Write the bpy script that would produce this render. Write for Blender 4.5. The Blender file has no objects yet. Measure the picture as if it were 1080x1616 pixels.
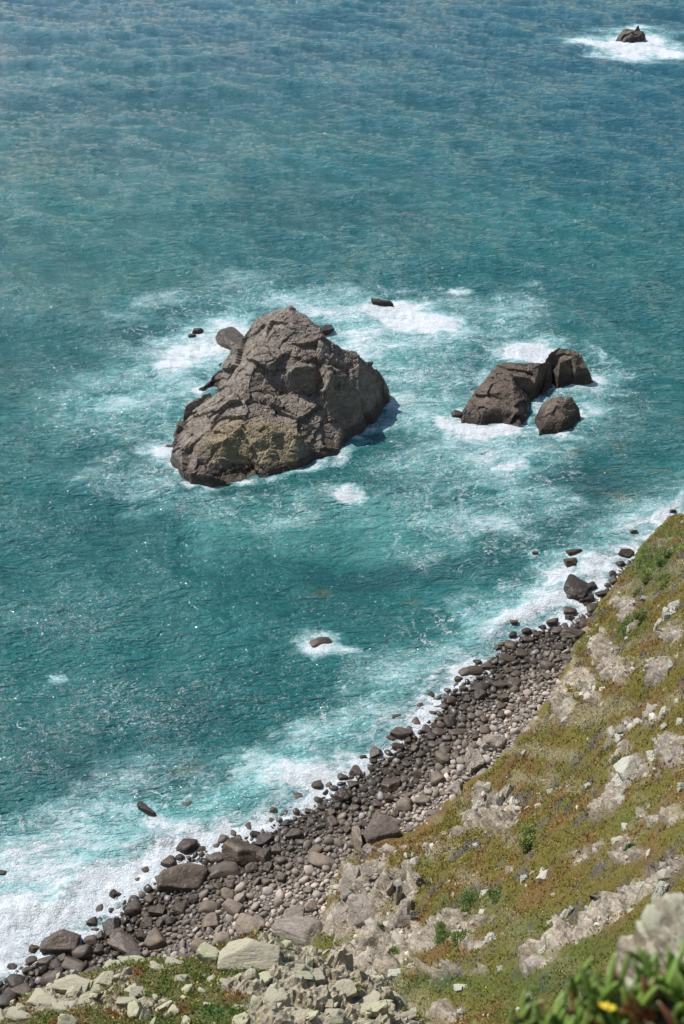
import bpy, math, random
import numpy as np
C = bpy.context.scene.collection
RNG = np.random.default_rng(7)
random.seed(7)
R = math.radians

# ------------------------------------------------------------------ camera
CAMZ, PITCH, VFOV = 100.0, R(34), R(42)
F = 808 / math.tan(VFOV / 2)
cp, sp = math.cos(PITCH), math.sin(PITCH)
def ray(px, py):
    u, v = (np.asarray(px, float) - 540) / F, (808 - np.asarray(py, float)) / F
    return u, v * sp + cp, v * cp - sp
def AT(px, py, z=0.0):
    x, y, zz = ray(px, py); t = (np.asarray(z, float) - CAMZ) / zz
    return np.stack([x * t, y * t, CAMZ + zz * t], -1)
def PIX(P):
    x, y, z = P[..., 0], P[..., 1], P[..., 2] - CAMZ
    d = y * cp - z * sp; v = y * sp + z * cp
    d = np.where(d < 1, 1, d)
    return 540 + x / d * F, 808 - v / d * F, d

# ------------------------------------------------------------------ noise
_perm = np.random.default_rng(3).permutation(256).astype(np.int64)
_g = np.random.default_rng(4).normal(size=(256, 3)); _g /= np.linalg.norm(_g, axis=1)[:, None]
_r = np.random.default_rng(5).random((256, 4))
def _h(i, j, k): return _perm[(_perm[(_perm[i & 255] + j) & 255] + k) & 255]
def pn(P):
    P = np.asarray(P, float); I = np.floor(P).astype(np.int64); f = P - I
    w = f * f * f * (f * (f * 6 - 15) + 10); out = 0
    for a in (0, 1):
        for b in (0, 1):
            for c in (0, 1):
                g = _g[_h(I[:, 0] + a, I[:, 1] + b, I[:, 2] + c)]
                d = g[:, 0] * (f[:, 0] - a) + g[:, 1] * (f[:, 1] - b) + g[:, 2] * (f[:, 2] - c)
                out = out + d * (w[:, 0] if a else 1 - w[:, 0]) * (w[:, 1] if b else 1 - w[:, 1]) * (w[:, 2] if c else 1 - w[:, 2])
    return out * 1.5
def fbm(P, o=4, g=0.5):
    P = np.asarray(P, float); s, a, t = 0, 1, 0
    for i in range(o):
        s = s + a * pn(P * 2 ** i + 17.3 * i); t += a; a *= g
    return s / t * 1.4
def fbm2(x, y, sc, o=4, seed=0, g=0.5):
    return fbm(np.stack([x * sc, y * sc, np.full_like(x, seed * 7.31 + .5)], -1), o, g)
def worley(P, full=False):
    I = np.floor(P).astype(np.int64); f1 = np.full(len(P), 9.); f2 = np.full(len(P), 9.); cid = np.zeros(len(P), np.int64); df = np.zeros_like(P)
    for a in (-1, 0, 1):
        for b in (-1, 0, 1):
            for c in (-1, 0, 1):
                J = I + (a, b, c); h = _h(J[:, 0], J[:, 1], J[:, 2])
                dv = P - J - _r[h, :3]; d = np.linalg.norm(dv, axis=1)
                n = d < f1; df = np.where(n[:, None], dv, df); f2 = np.where(n, f1, np.minimum(f2, d)); cid = np.where(n, h, cid); f1 = np.where(n, d, f1)
    if full: return f1, f2, _r[cid], df
    return f1, f2, _r[cid, 3], _r[cid, 0]
def facets(P, tilt=1.0, crack=.3, wd=.05):
    """broken-block relief: every cell is a tilted flat facet with a crack round it"""
    f1, f2, r, df = worley(P, True); return (r[:, 3] - .5) + tilt * ((df * (r[:, :3] - .5) * 2).sum(1)) - crack * np.clip(1 - (f2 - f1) / wd, 0, 1)
def sst(a, b, x):
    t = np.clip((x - a) / (b - a), 0, 1); return t * t * (3 - 2 * t)
def rbf(pts):
    pts = np.asarray(pts, float); X = pts[:, :2]; n = len(X)
    D = np.linalg.norm(X[:, None] - X[None], axis=2)
    A = np.zeros((n + 3, n + 3)); A[:n, :n] = D + np.eye(n) * -0.15; A[:n, n] = 1; A[:n, n + 1:] = X; A[n, :n] = 1; A[n + 1:, :n] = X.T
    w = np.linalg.solve(A, np.r_[pts[:, 2], 0, 0, 0])
    def f(x, y):
        x = np.atleast_1d(np.asarray(x, float)); y = np.atleast_1d(np.asarray(y, float)); sh = x.shape
        x, y = x.ravel(), y.ravel(); out = np.empty(len(x))
        for s in range(0, len(x), 20000):
            e = s + 20000
            D = np.hypot(x[s:e, None] - X[:, 0], y[s:e, None] - X[:, 1])
            out[s:e] = D @ w[:n] + w[n] + w[n + 1] * x[s:e] + w[n + 2] * y[s:e]
        return out.reshape(sh)
    return f
def tin(pts, x, y, fallback):
    """plane-by-plane surface through the points, so that a rock keeps flat faces and hard ridges"""
    from mathutils import Vector
    from mathutils.geometry import delaunay_2d_cdt
    vs, _, fs, ov, _, _ = delaunay_2d_cdt([Vector((p[0], p[1])) for p in pts], [], [], 0, 1e-4)
    out = fallback.copy(); Z = [pts[o[0]][2] for o in ov]
    for f in fs:
        (x0, y0), (x1, y1), (x2, y2) = (vs[i] for i in f); z0, z1, z2 = (Z[i] for i in f)
        m = np.nonzero((x >= min(x0, x1, x2) - .01) & (x <= max(x0, x1, x2) + .01) & (y >= min(y0, y1, y2) - .01) & (y <= max(y0, y1, y2) + .01))[0]
        den = (y1 - y2) * (x0 - x2) + (x2 - x1) * (y0 - y2)
        if abs(den) < 1e-7 or not len(m): continue
        a = ((y1 - y2) * (x[m] - x2) + (x2 - x1) * (y[m] - y2)) / den; b = ((y2 - y0) * (x[m] - x2) + (x0 - x2) * (y[m] - y2)) / den; c = 1 - a - b
        k = (a > -1e-4) & (b > -1e-4) & (c > -1e-4); out[m[k]] = (a * z0 + b * z1 + c * z2)[k]
    return out
def polydist(x, y, line):
    """signed distance to a polyline (positive on its left side)"""
    best = np.full(x.shape, 1e9); sg = np.ones(x.shape); par = np.zeros(x.shape); L = 0
    for (x0, y0), (x1, y1) in zip(line[:-1], line[1:]):
        dx, dy = x1 - x0, y1 - y0; l2 = dx * dx + dy * dy
        t = np.clip(((x - x0) * dx + (y - y0) * dy) / l2, 0, 1)
        d = np.hypot(x - x0 - t * dx, y - y0 - t * dy); c = dx * (y - y0) - dy * (x - x0)
        m = d < best; best = np.where(m, d, best); sg = np.where(m, np.sign(c), sg); par = np.where(m, L + t * l2 ** .5, par); L += l2 ** .5
    return best * sg, par

# ------------------------------------------------------------------ mesh helpers
def mesh_np(name, V, Fc, smooth=True, attrs=None):
    me = bpy.data.meshes.new(name); V = np.asarray(V, np.float32); Fc = np.asarray(Fc, np.int32); k = Fc.shape[1]
    me.vertices.add(len(V)); me.vertices.foreach_set('co', V.ravel())
    me.loops.add(Fc.size); me.loops.foreach_set('vertex_index', Fc.ravel())
    me.polygons.add(len(Fc)); me.polygons.foreach_set('loop_start', np.arange(len(Fc), dtype=np.int32) * k)
    me.polygons.foreach_set('use_smooth', np.full(len(Fc), smooth, bool))
    me.update(calc_edges=True)
    for n, a in (attrs or {}).items():
        a = np.asarray(a, np.float32)
        if a.ndim == 1:
            at = me.attributes.new(n, 'FLOAT', 'POINT'); at.data.foreach_set('value', a)
        else:
            at = me.color_attributes.new(n, 'FLOAT_COLOR', 'POINT')
            if a.shape[1] == 3: a = np.c_[a, np.ones(len(a), np.float32)]
            at.data.foreach_set('color', a.ravel())
    return me
def tag(o, label=None, cat=None, group=None, kind=None):
    if label: o['label'] = label
    if cat: o['category'] = cat
    if group: o['group'] = group
    if kind: o['kind'] = kind
    return o
def obj(name, me, m=None, parent=None, loc=None):
    o = bpy.data.objects.new(name, me); C.objects.link(o)
    if m and not me.materials: me.materials.append(m)
    if parent: o.parent = parent
    if loc is not None: o.location = loc
    return o
def gridfaces(nr, nc):
    i = np.arange(nr - 1)[:, None] * nc + np.arange(nc - 1)[None]
    return np.stack([i, i + 1, i + nc + 1, i + nc], -1).reshape(-1, 4)
def compact(V, Fc, attrs=None):
    u, inv = np.unique(Fc.ravel(), return_inverse=True)
    return V[u], inv.reshape(Fc.shape), {k: a[u] for k, a in (attrs or {}).items()}
def gnormals(V, nr, nc):
    G = V.reshape(nr, nc, 3); a = np.gradient(G, axis=1); b = np.gradient(G, axis=0)
    n = np.cross(a, b).reshape(-1, 3); return n / (np.linalg.norm(n, axis=1)[:, None] + 1e-9)
_ico = {}
def ico(s):
    if s in _ico: return _ico[s]
    import bmesh
    bm = bmesh.new(); bmesh.ops.create_icosphere(bm, subdivisions=s, radius=1.0)
    V = np.array([v.co[:] for v in bm.verts]); Fc = np.array([[v.index for v in f.verts] for f in bm.faces]); bm.free()
    _ico[s] = (V / np.linalg.norm(V, axis=1)[:, None], Fc); return _ico[s]
def rockshape(seed, sub=4, planes=14, soft=0.08, rough=0.05, lo=0.72, blocky=0.0):
    r = np.random.default_rng(seed); V, Fc = ico(sub)
    n = r.normal(size=(planes, 3)); n /= np.linalg.norm(n, axis=1)[:, None]
    n = np.r_[n, [[1, 0, 0], [-1, 0, 0], [0, 1, 0], [0, -1, 0], [0, 0, 1], [0, 0, -1]]]
    n += r.normal(size=n.shape) * .12; n /= np.linalg.norm(n, axis=1)[:, None]
    d = r.uniform(lo, 1.0, len(n)); dt = V @ n.T
    q = np.where(dt > 0.05, d / np.maximum(dt, .05), 9.); k = 1 / soft
    rad = -np.log(np.exp(-k * q).sum(1)) / k
    P = V * rad[:, None]
    P *= 1 + rough * fbm(P * 1.7 + seed, 4)[:, None]
    if blocky:
        f1, f2, a, b = worley(P * 2.3 + seed * .37); P += V * ((a - .5) * blocky - blocky * .6 * np.exp(-((f2 - f1) / .07) ** 2))[:, None]
    return P / np.abs(P).max(0), Fc

# ------------------------------------------------------------------ node helpers
class NT:
    def __init__(s, name):
        s.m = bpy.data.materials.new(name); s.m.use_nodes = True; s.t = s.m.node_tree; s.t.nodes.clear()
        s.out = s.t.nodes.new('ShaderNodeOutputMaterial'); s.geo = s.t.nodes.new('ShaderNodeNewGeometry'); s.pos = s.geo.outputs['Position']
    def n(s, typ, **kw):
        nd = s.t.nodes.new('ShaderNode' + typ)
        for k, v in kw.items(): setattr(nd, k, v)
        return nd
    def put(s, sock, v):
        if isinstance(v, bpy.types.NodeSocket): s.t.links.new(v, sock)
        elif v is not None:
            if isinstance(v, (tuple, list)) and len(v) == 3 and sock.type == 'RGBA': v = (*v, 1)
            sock.default_value = v
    def math(s, op, a, b=None, c=None, clamp=False):
        nd = s.n('Math', operation=op, use_clamp=clamp)
        for i, v in enumerate((a, b, c)):
            if v is not None: s.put(nd.inputs[i], v)
        return nd.outputs[0]
    def mul(s, a, b): return s.math('MULTIPLY', a, b)
    def add(s, a, b): return s.math('ADD', a, b)
    def madd(s, a, b, c): return s.math('MULTIPLY_ADD', a, b, c)
    def sstep(s, x, a, b, lo=0.0, hi=1.0):
        nd = s.n('MapRange', interpolation_type='SMOOTHSTEP'); s.put(nd.inputs[0], x)
        for i, v in zip((1, 2, 3, 4), (a, b, lo, hi)): s.put(nd.inputs[i], v)
        return nd.outputs[0]
    def mix(s, f, a, b, mode='MIX'):
        nd = s.n('Mix', data_type='RGBA', blend_type=mode); s.put(nd.inputs[0], f); s.put(nd.inputs[6], a); s.put(nd.inputs[7], b); return nd.outputs[2]
    def noise(s, vec, scale, detail=4, rough=.5, dist=0, out=0):
        nd = s.n('TexNoise'); s.put(nd.inputs['Vector'], vec)
        nd.inputs['Scale'].default_value = scale; nd.inputs['Detail'].default_value = detail; nd.inputs['Roughness'].default_value = rough; nd.inputs['Distortion'].default_value = dist
        return nd.outputs[out]
    def voro(s, vec, scale, feature='DISTANCE_TO_EDGE', out='Distance'):
        nd = s.n('TexVoronoi', feature=feature); s.put(nd.inputs['Vector'], vec); nd.inputs['Scale'].default_value = scale; return nd.outputs[out]
    def map(s, vec, scale=(1, 1, 1), rot=(0, 0, 0), loc=(0, 0, 0)):
        nd = s.n('Mapping'); s.put(nd.inputs[0], vec); nd.inputs[1].default_value = loc; nd.inputs[2].default_value = rot; nd.inputs[3].default_value = scale; return nd.outputs[0]
    def attr(s, name, out='Fac'):
        return s.n('Attribute', attribute_name=name).outputs[out]
    def warp(s, vec, scale, amt):
        nz = s.noise(vec, scale, 3, out=1); a = s.n('VectorMath', operation='SUBTRACT'); s.put(a.inputs[0], nz); a.inputs[1].default_value = (.5, .5, .5)
        b = s.n('VectorMath', operation='SCALE'); s.put(b.inputs[0], a.outputs[0]); b.inputs['Scale'].default_value = amt
        c = s.n('VectorMath', operation='ADD'); s.put(c.inputs[0], vec); s.put(c.inputs[1], b.outputs[0]); return c.outputs[0]
    def bump(s, h, strength, dist, nrm=None):
        nd = s.n('Bump'); nd.inputs['Strength'].default_value = strength; nd.inputs['Distance'].default_value = dist; s.put(nd.inputs['Height'], h)
        if nrm: s.put(nd.inputs['Normal'], nrm)
        return nd.outputs[0]
    def bsdf(s, col, rough, nrm=None, spec=.5, ior=1.45):
        nd = s.n('BsdfPrincipled'); s.put(nd.inputs['Base Color'], col); s.put(nd.inputs['Roughness'], rough); s.put(nd.inputs['Normal'], nrm)
        nd.inputs['Specular IOR Level'].default_value = spec; nd.inputs['IOR'].default_value = ior; return nd.outputs[0]
    def done(s, sh): s.put(s.out.inputs[0], sh); return s.m

def rock_mat(name, c1, c2, c3, wet=None, lichen=None, scale=1.0, bump=.12, crack=.35, local=False, strata=(1, 1, 2.2), tilt=(0.2, 0.15, 0.3), sheen=.4):
    t = NT(name)
    P = t.n('TexCoord').outputs['Object'] if local else t.pos
    oi = t.n('ObjectInfo').outputs['Random']
    if local:
        cmb = t.n('CombineXYZ'); t.put(cmb.inputs[0], t.mul(oi, 40)); t.put(cmb.inputs[1], t.mul(oi, 23.7)); v = t.n('VectorMath', operation='ADD'); t.put(v.inputs[0], P); t.put(v.inputs[1], cmb.outputs[0]); P = v.outputs[0]
    Q = t.map(P, strata, tilt)
    W = t.warp(Q, .9 * scale, .5 / scale)
    n1 = t.noise(Q, .35 * scale, 5, .6); n2 = t.noise(W, 1.6 * scale, 6, .65); n3 = t.noise(P, 7 * scale, 4, .7)
    v1 = t.voro(W, .55 * scale); v2 = t.voro(W, 1.7 * scale)
    ck = t.mul(t.sstep(v1, 0, .05), t.sstep(v2, 0, .05, .35, 1)) if crack else 1.0
    vc = t.voro(W, 1.0 * scale, 'F1', 'Color')
    sep = t.n('SeparateColor'); t.put(sep.inputs[0], vc)
    col = t.mix(t.sstep(n1, .35, .65), c1, c2)
    col = t.mix(t.mul(t.sstep(n2, .42, .62), .6), col, c3)
    col = t.mix(.35, col, t.mix(sep.outputs[0], (.55, .53, .5), (1.3, 1.28, 1.25)), 'MULTIPLY')
    col = t.mix(t.sstep(n3, .3, .7), t.mix(1, col, (.72, .72, .72), 'MULTIPLY'), t.mix(1, col, (1.22, 1.21, 1.2), 'MULTIPLY'))
    if crack: col = t.mix(t.mul(t.sstep(v1, .0, .03, 1, 0), crack), col, (.02, .018, .016))
    if lichen:
        lc, amt = lichen
        up = t.n('SeparateXYZ'); t.put(up.inputs[0], t.geo.outputs['Normal'])
        f = t.sstep(t.add(t.add(t.noise(P, 1.1 * scale, 5, .7), t.mul(t.noise(P, 6 * scale, 3, .7), .35)), t.mul(up.outputs[2], .18)), amt, amt + .1)
        col = t.mix(t.mul(f, .85), col, lc)
        col = t.mix(t.mul(t.sstep(t.noise(P, 22 * scale, 2), .62, .68), .6), col, (.06, .055, .04))
    rough = .75
    if wet:
        z = t.n('SeparateXYZ'); t.put(z.inputs[0], t.pos)
        w = t.sstep(t.add(z.outputs[2], t.mul(n1, -1.6)), wet - .9, wet, 1, 0)
        col = t.mix(w, col, t.mix(1, col, (.36, .33, .30), 'MULTIPLY')); rough = t.madd(w, -.32, .8)
    hgt = t.add(t.add(t.mul(n2, .5), t.mul(n3, .14)), t.mul(ck, .5)) if crack else t.add(t.mul(n2, .5), t.mul(n3, .2))
    return t.done(t.bsdf(col, rough, t.bump(hgt, .9, bump), sheen))

M = {}
M['stack'] = rock_mat('sea_stack_rock', (.235, .19, .15), (.315, .265, .215), (.175, .14, .11), wet=1.1, bump=.2, crack=.3)
M['stackB'] = rock_mat('brown_sea_rock', (.165, .125, .092), (.225, .175, .135), (.12, .09, .07), wet=1.0, bump=.2, strata=(1, 2.4, 1))
M['boulder'] = rock_mat('shore_boulder_rock', (.23, .18, .13), (.30, .24, .185), (.16, .12, .088), wet=1.2, crack=.0, scale=1.3, bump=.1, local=True)
M['outcrop'] = rock_mat('pale_outcrop_rock', (.36, .31, .25), (.44, .40, .33), (.24, .20, .16), scale=1.6, bump=.16, crack=0, local=True, lichen=((.46, .45, .36), .62))
M['slab'] = rock_mat('grey_slab_rock', (.28, .235, .19), (.35, .30, .24), (.20, .165, .13), scale=1.0, bump=.2, crack=0, local=True)
M['lichen'] = rock_mat('lichen_rock', (.21, .185, .14), (.30, .27, .20), (.12, .10, .075), scale=3.0, bump=.07, crack=0, local=True, lichen=((.45, .405, .28), .64))
M['darkslab'] = rock_mat('dark_rock', (.13, .10, .08), (.18, .145, .115), (.09, .072, .058), wet=1.2, crack=0, scale=1.2, bump=.15, local=True)

# ------------------------------------------------------------------ shoreline, beach and hill heights
SH = [(-700, 2100), (-250, 1760), (-80, 1640), (0, 1572), (60, 1540), (130, 1512), (195, 1470), (222, 1428), (262, 1400), (345, 1362), (400, 1345), (448, 1318), (520, 1276), (580, 1236), (625, 1202), (680, 1156), (722, 1112), (762, 1082), (805, 1050), (852, 1018), (905, 1002), (950, 984), (985, 940), (1012, 900), (1080, 845), (1180, 790), (1500, 640)]
SHW = [tuple(AT(a, b)[:2]) for a, b in SH]
SHW = [(SHW[0][0] - 250, SHW[0][1] - 60)] + SHW + [(SHW[-1][0] + 300, SHW[-1][1] + 60)]
def shore(x, y):
    return polydist(np.asarray(x, float), np.asarray(y, float), SHW)   # positive: seaward
def beach_h(x, y):
    s, par = shore(x, y)
    land = np.clip(-s, 0, 60); sea = np.clip(s, 0, 400)
    z = 0.19 * land * (1 - .15 * sst(0, 25, land)) - np.minimum(.13 * sea, 9 + 0 * sea)
    return z + .35 * fbm2(x, y, .12, 3, 1) * sst(0, 2, np.abs(s)) + .12 * fbm2(x, y, .6, 2, 2)

HP = [(1080,835,13),(1060,868,12),(1030,905,11),(1012,950,11),(992,1000,11),(965,1040,10),(925,1085,9.5),(880,1135,9.5),(835,1170,9.5),(800,1208,10),
 (840,1215,13),(835,1245,14),(790,1262,8),(765,1290,6),(822,1292,14),(748,1300,8.5),(690,1328,8.5),(655,1350,9),(645,1385,11),(665,1430,15),(690,1462,19),
 (1008,905,2.5),(985,940,2.5),(952,988,2.5),(942,1012,2.5),(928,1065,3),(890,1105,3),(873,1138,3.3),(800,1214,3),(760,1240,3.2),(738,1305,3.8),(680,1330,3.5),(640,1345,4),(600,1352,4),(575,1372,4),(548,1400,4.2),(532,1450,4.5),(520,1490,5),(500,1530,5.5),
 (1085,822,3),(1100,812,0),(1140,790,-2),(1200,770,2),(1260,800,12),(1080,900,22),(1080,1000,31),(1080,1100,38),(1080,1200,44),(1080,1300,50),(1080,1400,55),(1080,1500,60),(1080,1616,66),
 (1030,960,17),(1000,1050,20),(1000,1150,30),(1000,1250,38),(1000,1350,44.5),(1000,1450,50),(1000,1550,56),
 (940,1100,15),(900,1160,17),(900,1250,26),(900,1350,35),(900,1450,42),(900,1550,48.5),(900,1616,53),
 (850,1180,13),(800,1310,15),(800,1360,23),(800,1450,32),(800,1550,42),(800,1616,48),
 (720,1345,13),(720,1400,19),(740,1462,26),(740,1480,25),(720,1550,36),(700,1616,42),
 (600,1430,8),(570,1450,6.2),(560,1500,9),(620,1500,14),(640,1470,12),(560,1560,16),(620,1560,24),(600,1616,32),(520,1616,22),(440,1600,9),(520,1395,1.5),(508,1440,1.8),(492,1480,1.8),(472,1512,1.6),(440,1540,2),(548,1360,2),(590,1335,2)]
HW = [tuple(AT(a, b, z)) for a, b, z in HP]
HW += [(45, 160, -4), (62, 175, -4), (85, 160, 12), (60, 122, 30), (75, 100, 50), (110, 170, 20), (120, 110, 70), (70, 60, 76), (45, 30, 82), (150, 220, 20), (150, 40, 105), (60, -20, 101), (200, 120, 105),
       (20, 4, 88), (8, 6, 86), (0, 4, 88), (-8, 6, 84), (-16, 12, 72), (-12, 22, 50), (-4, 28, 44), (-20, 36, 22), (-18, 48, 7), (-28, 42, 7), (-38, 30, 9), (-50, 14, 12), (-34, 16, 40), (-40, 0, 70), (-75, -15, 14), (-60, -22, 60), (-100, -60, 60),
       (-160, -70, 14), (-30, -14, 98), (0, -3, 96.5), (12, -3, 97), (0, -40, 101), (-60, -80, 103), (100, -80, 108)]
for q in SHW[3:-3:3]: pass
_rb = rbf(HW)
def _hf(x, y):
    sh = np.shape(x); x = np.ravel(x).astype(float); y = np.ravel(y).astype(float); r = _rb(x, y)
    return (.55 * tin(HW, x + .8 * fbm2(x, y, .25, 3, 24), y + .8 * fbm2(x, y, .25, 3, 25), r) + .45 * r).reshape(sh)
def hill_h(x, y):
    x = np.asarray(x, float); y = np.asarray(y, float)
    z = _hf(x, y)
    lim = CAMZ - y * math.tan(R(58.5)) - .9
    z = np.where(y < 24, np.minimum(z, np.where(y < -1.5, 99, lim)), z)
    rough = sst(2, 8, z) * sst(-2, 10, y)
    strike = (x + y) * .707; dip = (y - x) * .707
    z = z + rough * (1.9 * fbm2(x, y, .055, 4, 3) + 1.5 * np.abs(fbm2(strike * .9, dip * .35, .20, 4, 5)) + .45 * fbm2(x, y, .5, 3, 6) - .3)
    return z
def on_surface(px, py, hf, n=900, tmax=260, t0=2.):
    rx, ry, rz = ray(px, py); l = math.sqrt(rx * rx + ry * ry + rz * rz)
    t = np.linspace(t0, tmax, n); x, y, z = rx * t / l, ry * t / l, CAMZ + rz * t / l
    b = np.nonzero(z < hf(x, y))[0]
    if not len(b): return np.array([x[-1], y[-1], 0.])
    i = max(b[0], 1); t = np.linspace(t[i - 1], t[i], 40); x, y, z = rx * t / l, ry * t / l, CAMZ + rz * t / l
    j = np.nonzero(z < hf(x, y))[0]; j = j[0] if len(j) else -1
    return np.array([x[j], y[j], z[j]])
def dist(p): return float(np.linalg.norm(np.asarray(p) - (0, 0, CAMZ)))

# ------------------------------------------------------------------ blobs used for foam, milky water and bare soil
def blobs(px, py, L, grow=1.0):
    out = np.zeros(px.shape)
    for cx, cy, rx, ry, rot, a in L:
        rx, ry = rx * grow, ry * grow
        c, s = math.cos(R(rot)), math.sin(R(rot)); dx, dy = px - cx, py - cy
        u, v = (dx * c + dy * s) / rx, (-dx * s + dy * c) / ry
        out = np.maximum(out, a * np.exp(-np.clip((u * u + v * v) ** 1.15, 0, 30) * .9)) if a > 0 else out + a * np.exp(-np.clip(u * u + v * v, 0, 30))
    return out

# ------------------------------------------------------------------ SEA
def ocean_tile(size, res, wind, align, direc, seed, smallest, chop=1.0):
    me = bpy.data.meshes.new('tmp'); o = bpy.data.objects.new('tmp', me); C.objects.link(o)
    m = o.modifiers.new('o', 'OCEAN'); m.geometry_mode = 'GENERATE'; m.resolution = m.viewport_resolution = res
    m.spatial_size = size; m.size = 1; m.wind_velocity = wind; m.wave_alignment = align; m.wave_direction = direc; m.random_seed = seed
    m.wave_scale = 1; m.wave_scale_min = smallest; m.choppiness = chop; m.depth = 60; m.damping = .3; m.time = 3
    dg = bpy.context.evaluated_depsgraph_get(); dg.update(); ev = o.evaluated_get(dg).to_mesh()
    n = int(round(len(ev.vertices) ** .5)); v = np.empty(len(ev.vertices) * 3, np.float32); ev.vertices.foreach_get('co', v)
    v = v.reshape(n, n, 3); g = np.linspace(-size / 2, size / 2, n)
    base = np.zeros_like(v)
    # axis order found from the data itself
    if abs(v[0, -1, 0] - v[0, 0, 0]) > abs(v[-1, 0, 0] - v[0, 0, 0]): base[..., 0] = g[None, :]; base[..., 1] = g[:, None]; tr = False
    else: base[..., 0] = g[:, None]; base[..., 1] = g[None, :]; tr = True
    d = (v - base)[:-1, :-1]
    if tr: d = d.transpose(1, 0, 2)
    o.evaluated_get(dg).to_mesh_clear(); bpy.data.objects.remove(o); bpy.data.meshes.remove(me)
    return d - d.mean((0, 1)), size
def tsample(tile, x, y, ang=0.0):
    d, size = tile; c, s = math.cos(ang), math.sin(ang); n = d.shape[0]
    u = ((x * c + y * s) / size % 1) * n; v = ((-x * s + y * c) / size % 1) * n
    i, j = np.floor(u).astype(int), np.floor(v).astype(int); fu, fv = (u - i)[:, None], (v - j)[:, None]
    i %= n; j %= n; i1, j1 = (i + 1) % n, (j + 1) % n
    w = d[j, i] * (1 - fu) * (1 - fv) + d[j, i1] * fu * (1 - fv) + d[j1, i] * (1 - fu) * fv + d[j1, i1] * fu * fv
    return np.stack([w[:, 0] * c - w[:, 1] * s, w[:, 0] * s + w[:, 1] * c, w[:, 2]], -1)

FOAM = [(335,540,75,34,-12,1.0),(285,575,52,26,-30,.85),(365,505,55,20,-8,.62),(275,530,50,20,-5,.6),(300,610,30,30,0,.55),
 (560,492,70,22,5,.75),(640,500,95,24,6,1.0),(590,540,72,20,4,.9),(700,512,40,14,-8,.95),(480,484,60,12,0,.5),(600,480,45,10,0,.9),(640,575,40,45,0,.45),(620,650,22,40,0,.45),
 (258,713,34,18,10,.85),(315,765,28,7,0,.7),(200,622,80,12,-9,.50),(160,638,60,10,-9,.45),(140,740,40,12,-20,.42),(495,733,42,9,-18,.75),(575,678,24,12,-25,.75),(545,712,24,8,-30,.7),(440,752,50,6,-8,.6),
 (555,778,21,9,3,.92),(502,1027,30,10,8,.9),(508,1010,30,8,0,.5),(540,1030,22,6,20,.6),
 (825,555,48,20,-14,.95),(790,580,30,14,-25,.6),(712,675,30,18,0,.8),(770,680,52,18,6,.95),(845,645,14,42,12,1.0),(868,604,30,9,25,.95),(905,600,46,10,15,.6),(935,592,26,12,10,.85),(930,640,45,12,18,.6),(952,620,18,34,-25,.42),(955,560,30,5,20,.55),(880,690,42,8,-6,.6),
 (790,710,50,16,20,.6),(805,745,24,12,0,.85),(780,800,90,40,-10,.36),(850,770,40,24,0,.42),(720,462,18,5,0,.7),
 (1000,70,62,17,3,1.1),(950,68,45,7,4,.9),(1050,78,34,10,8,.95),(1010,45,46,7,0,.7),(1070,70,26,5,0,.6),
 (60,1470,130,90,-25,.95),(190,1390,130,50,-30,.95),(300,1325,120,36,-27,.95),(400,1290,90,30,-27,.9),(60,1370,90,50,-20,.62),(200,1290,60,26,-15,.66),(270,1300,50,22,0,.8),(30,1310,60,30,-10,.5),(350,1250,80,24,-20,.55),
 (490,1235,60,22,-25,.75),(560,1190,60,26,-35,.66),(610,1130,40,34,-50,.72),(660,1100,50,22,-35,.8),(700,1070,40,16,-30,.75),(690,1060,34,9,-30,.9),(700,1030,60,30,-30,.5),
 (720,960,26,22,0,.66),(770,1000,70,28,-12,.72),(830,960,70,22,-20,.85),(880,925,46,30,0,.9),(940,900,60,34,-30,.9),(900,985,70,24,-10,.9),(1000,870,60,28,-35,.85),(1060,815,50,18,-35,.85),(1060,850,20,20,0,.7),(960,860,40,30,-10,.5),(110,1068,12,8,0,.62),(610,1150,50,30,-40,.7),(730,1040,50,26,-30,.62),(540,1215,50,26,-30,.62),(760,745,50,26,20,.42),(830,720,30,16,0,.5),(690,560,40,30,0,.35),(640,530,110,30,10,.55),(250,640,50,36,0,.5),(980,840,50,24,-30,.6),(850,950,60,30,-20,.7),(460,820,60,16,0,.3),(720,640,60,20,30,.35),(700,800,60,26,-20,.3),(310,560,110,70,-10,.42),(250,600,100,40,0,.32),(190,660,100,36,-10,.26),(630,520,140,60,5,.58),(620,590,70,70,0,.5),(690,640,70,50,0,.46),(720,690,70,50,0,.52),(790,720,80,50,10,.6),(820,770,80,50,0,.5),(740,800,100,50,-15,.42),(640,730,60,40,0,.36),(940,620,70,60,0,.45),(810,500,60,40,-30,.42),(420,790,120,20,-5,.36),(240,760,90,30,-10,.38),(300,470,110,20,-15,.36),(480,470,120,22,0,.42),(780,860,110,30,-10,.32),(110,1320,180,70,-20,.6),(480,1190,120,50,-25,.52),(420,1240,120,44,-25,.6),(640,1080,90,60,-35,.55),(760,980,110,50,-25,.52),(900,900,120,50,-30,.55),(1010,850,90,50,-30,.6),(100,1440,165,74,-28,1.02),(260,1360,125,34,-27,1.0),(20,1500,60,50,0,1.05)]
SPK = [(110,1000,170,110,0,.8),(230,1130,190,110,10,1.0),(60,1150,120,120,0,.9),(330,1200,120,80,0,.9),(70,820,140,60,0,.6),(500,960,260,90,0,.35),(420,1110,120,80,0,.6),(60,640,120,200,0,.4),(850,830,160,90,0,.45),(900,700,120,60,0,.4),(620,780,120,60,0,.4),(250,430,260,60,0,.25)]
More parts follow.
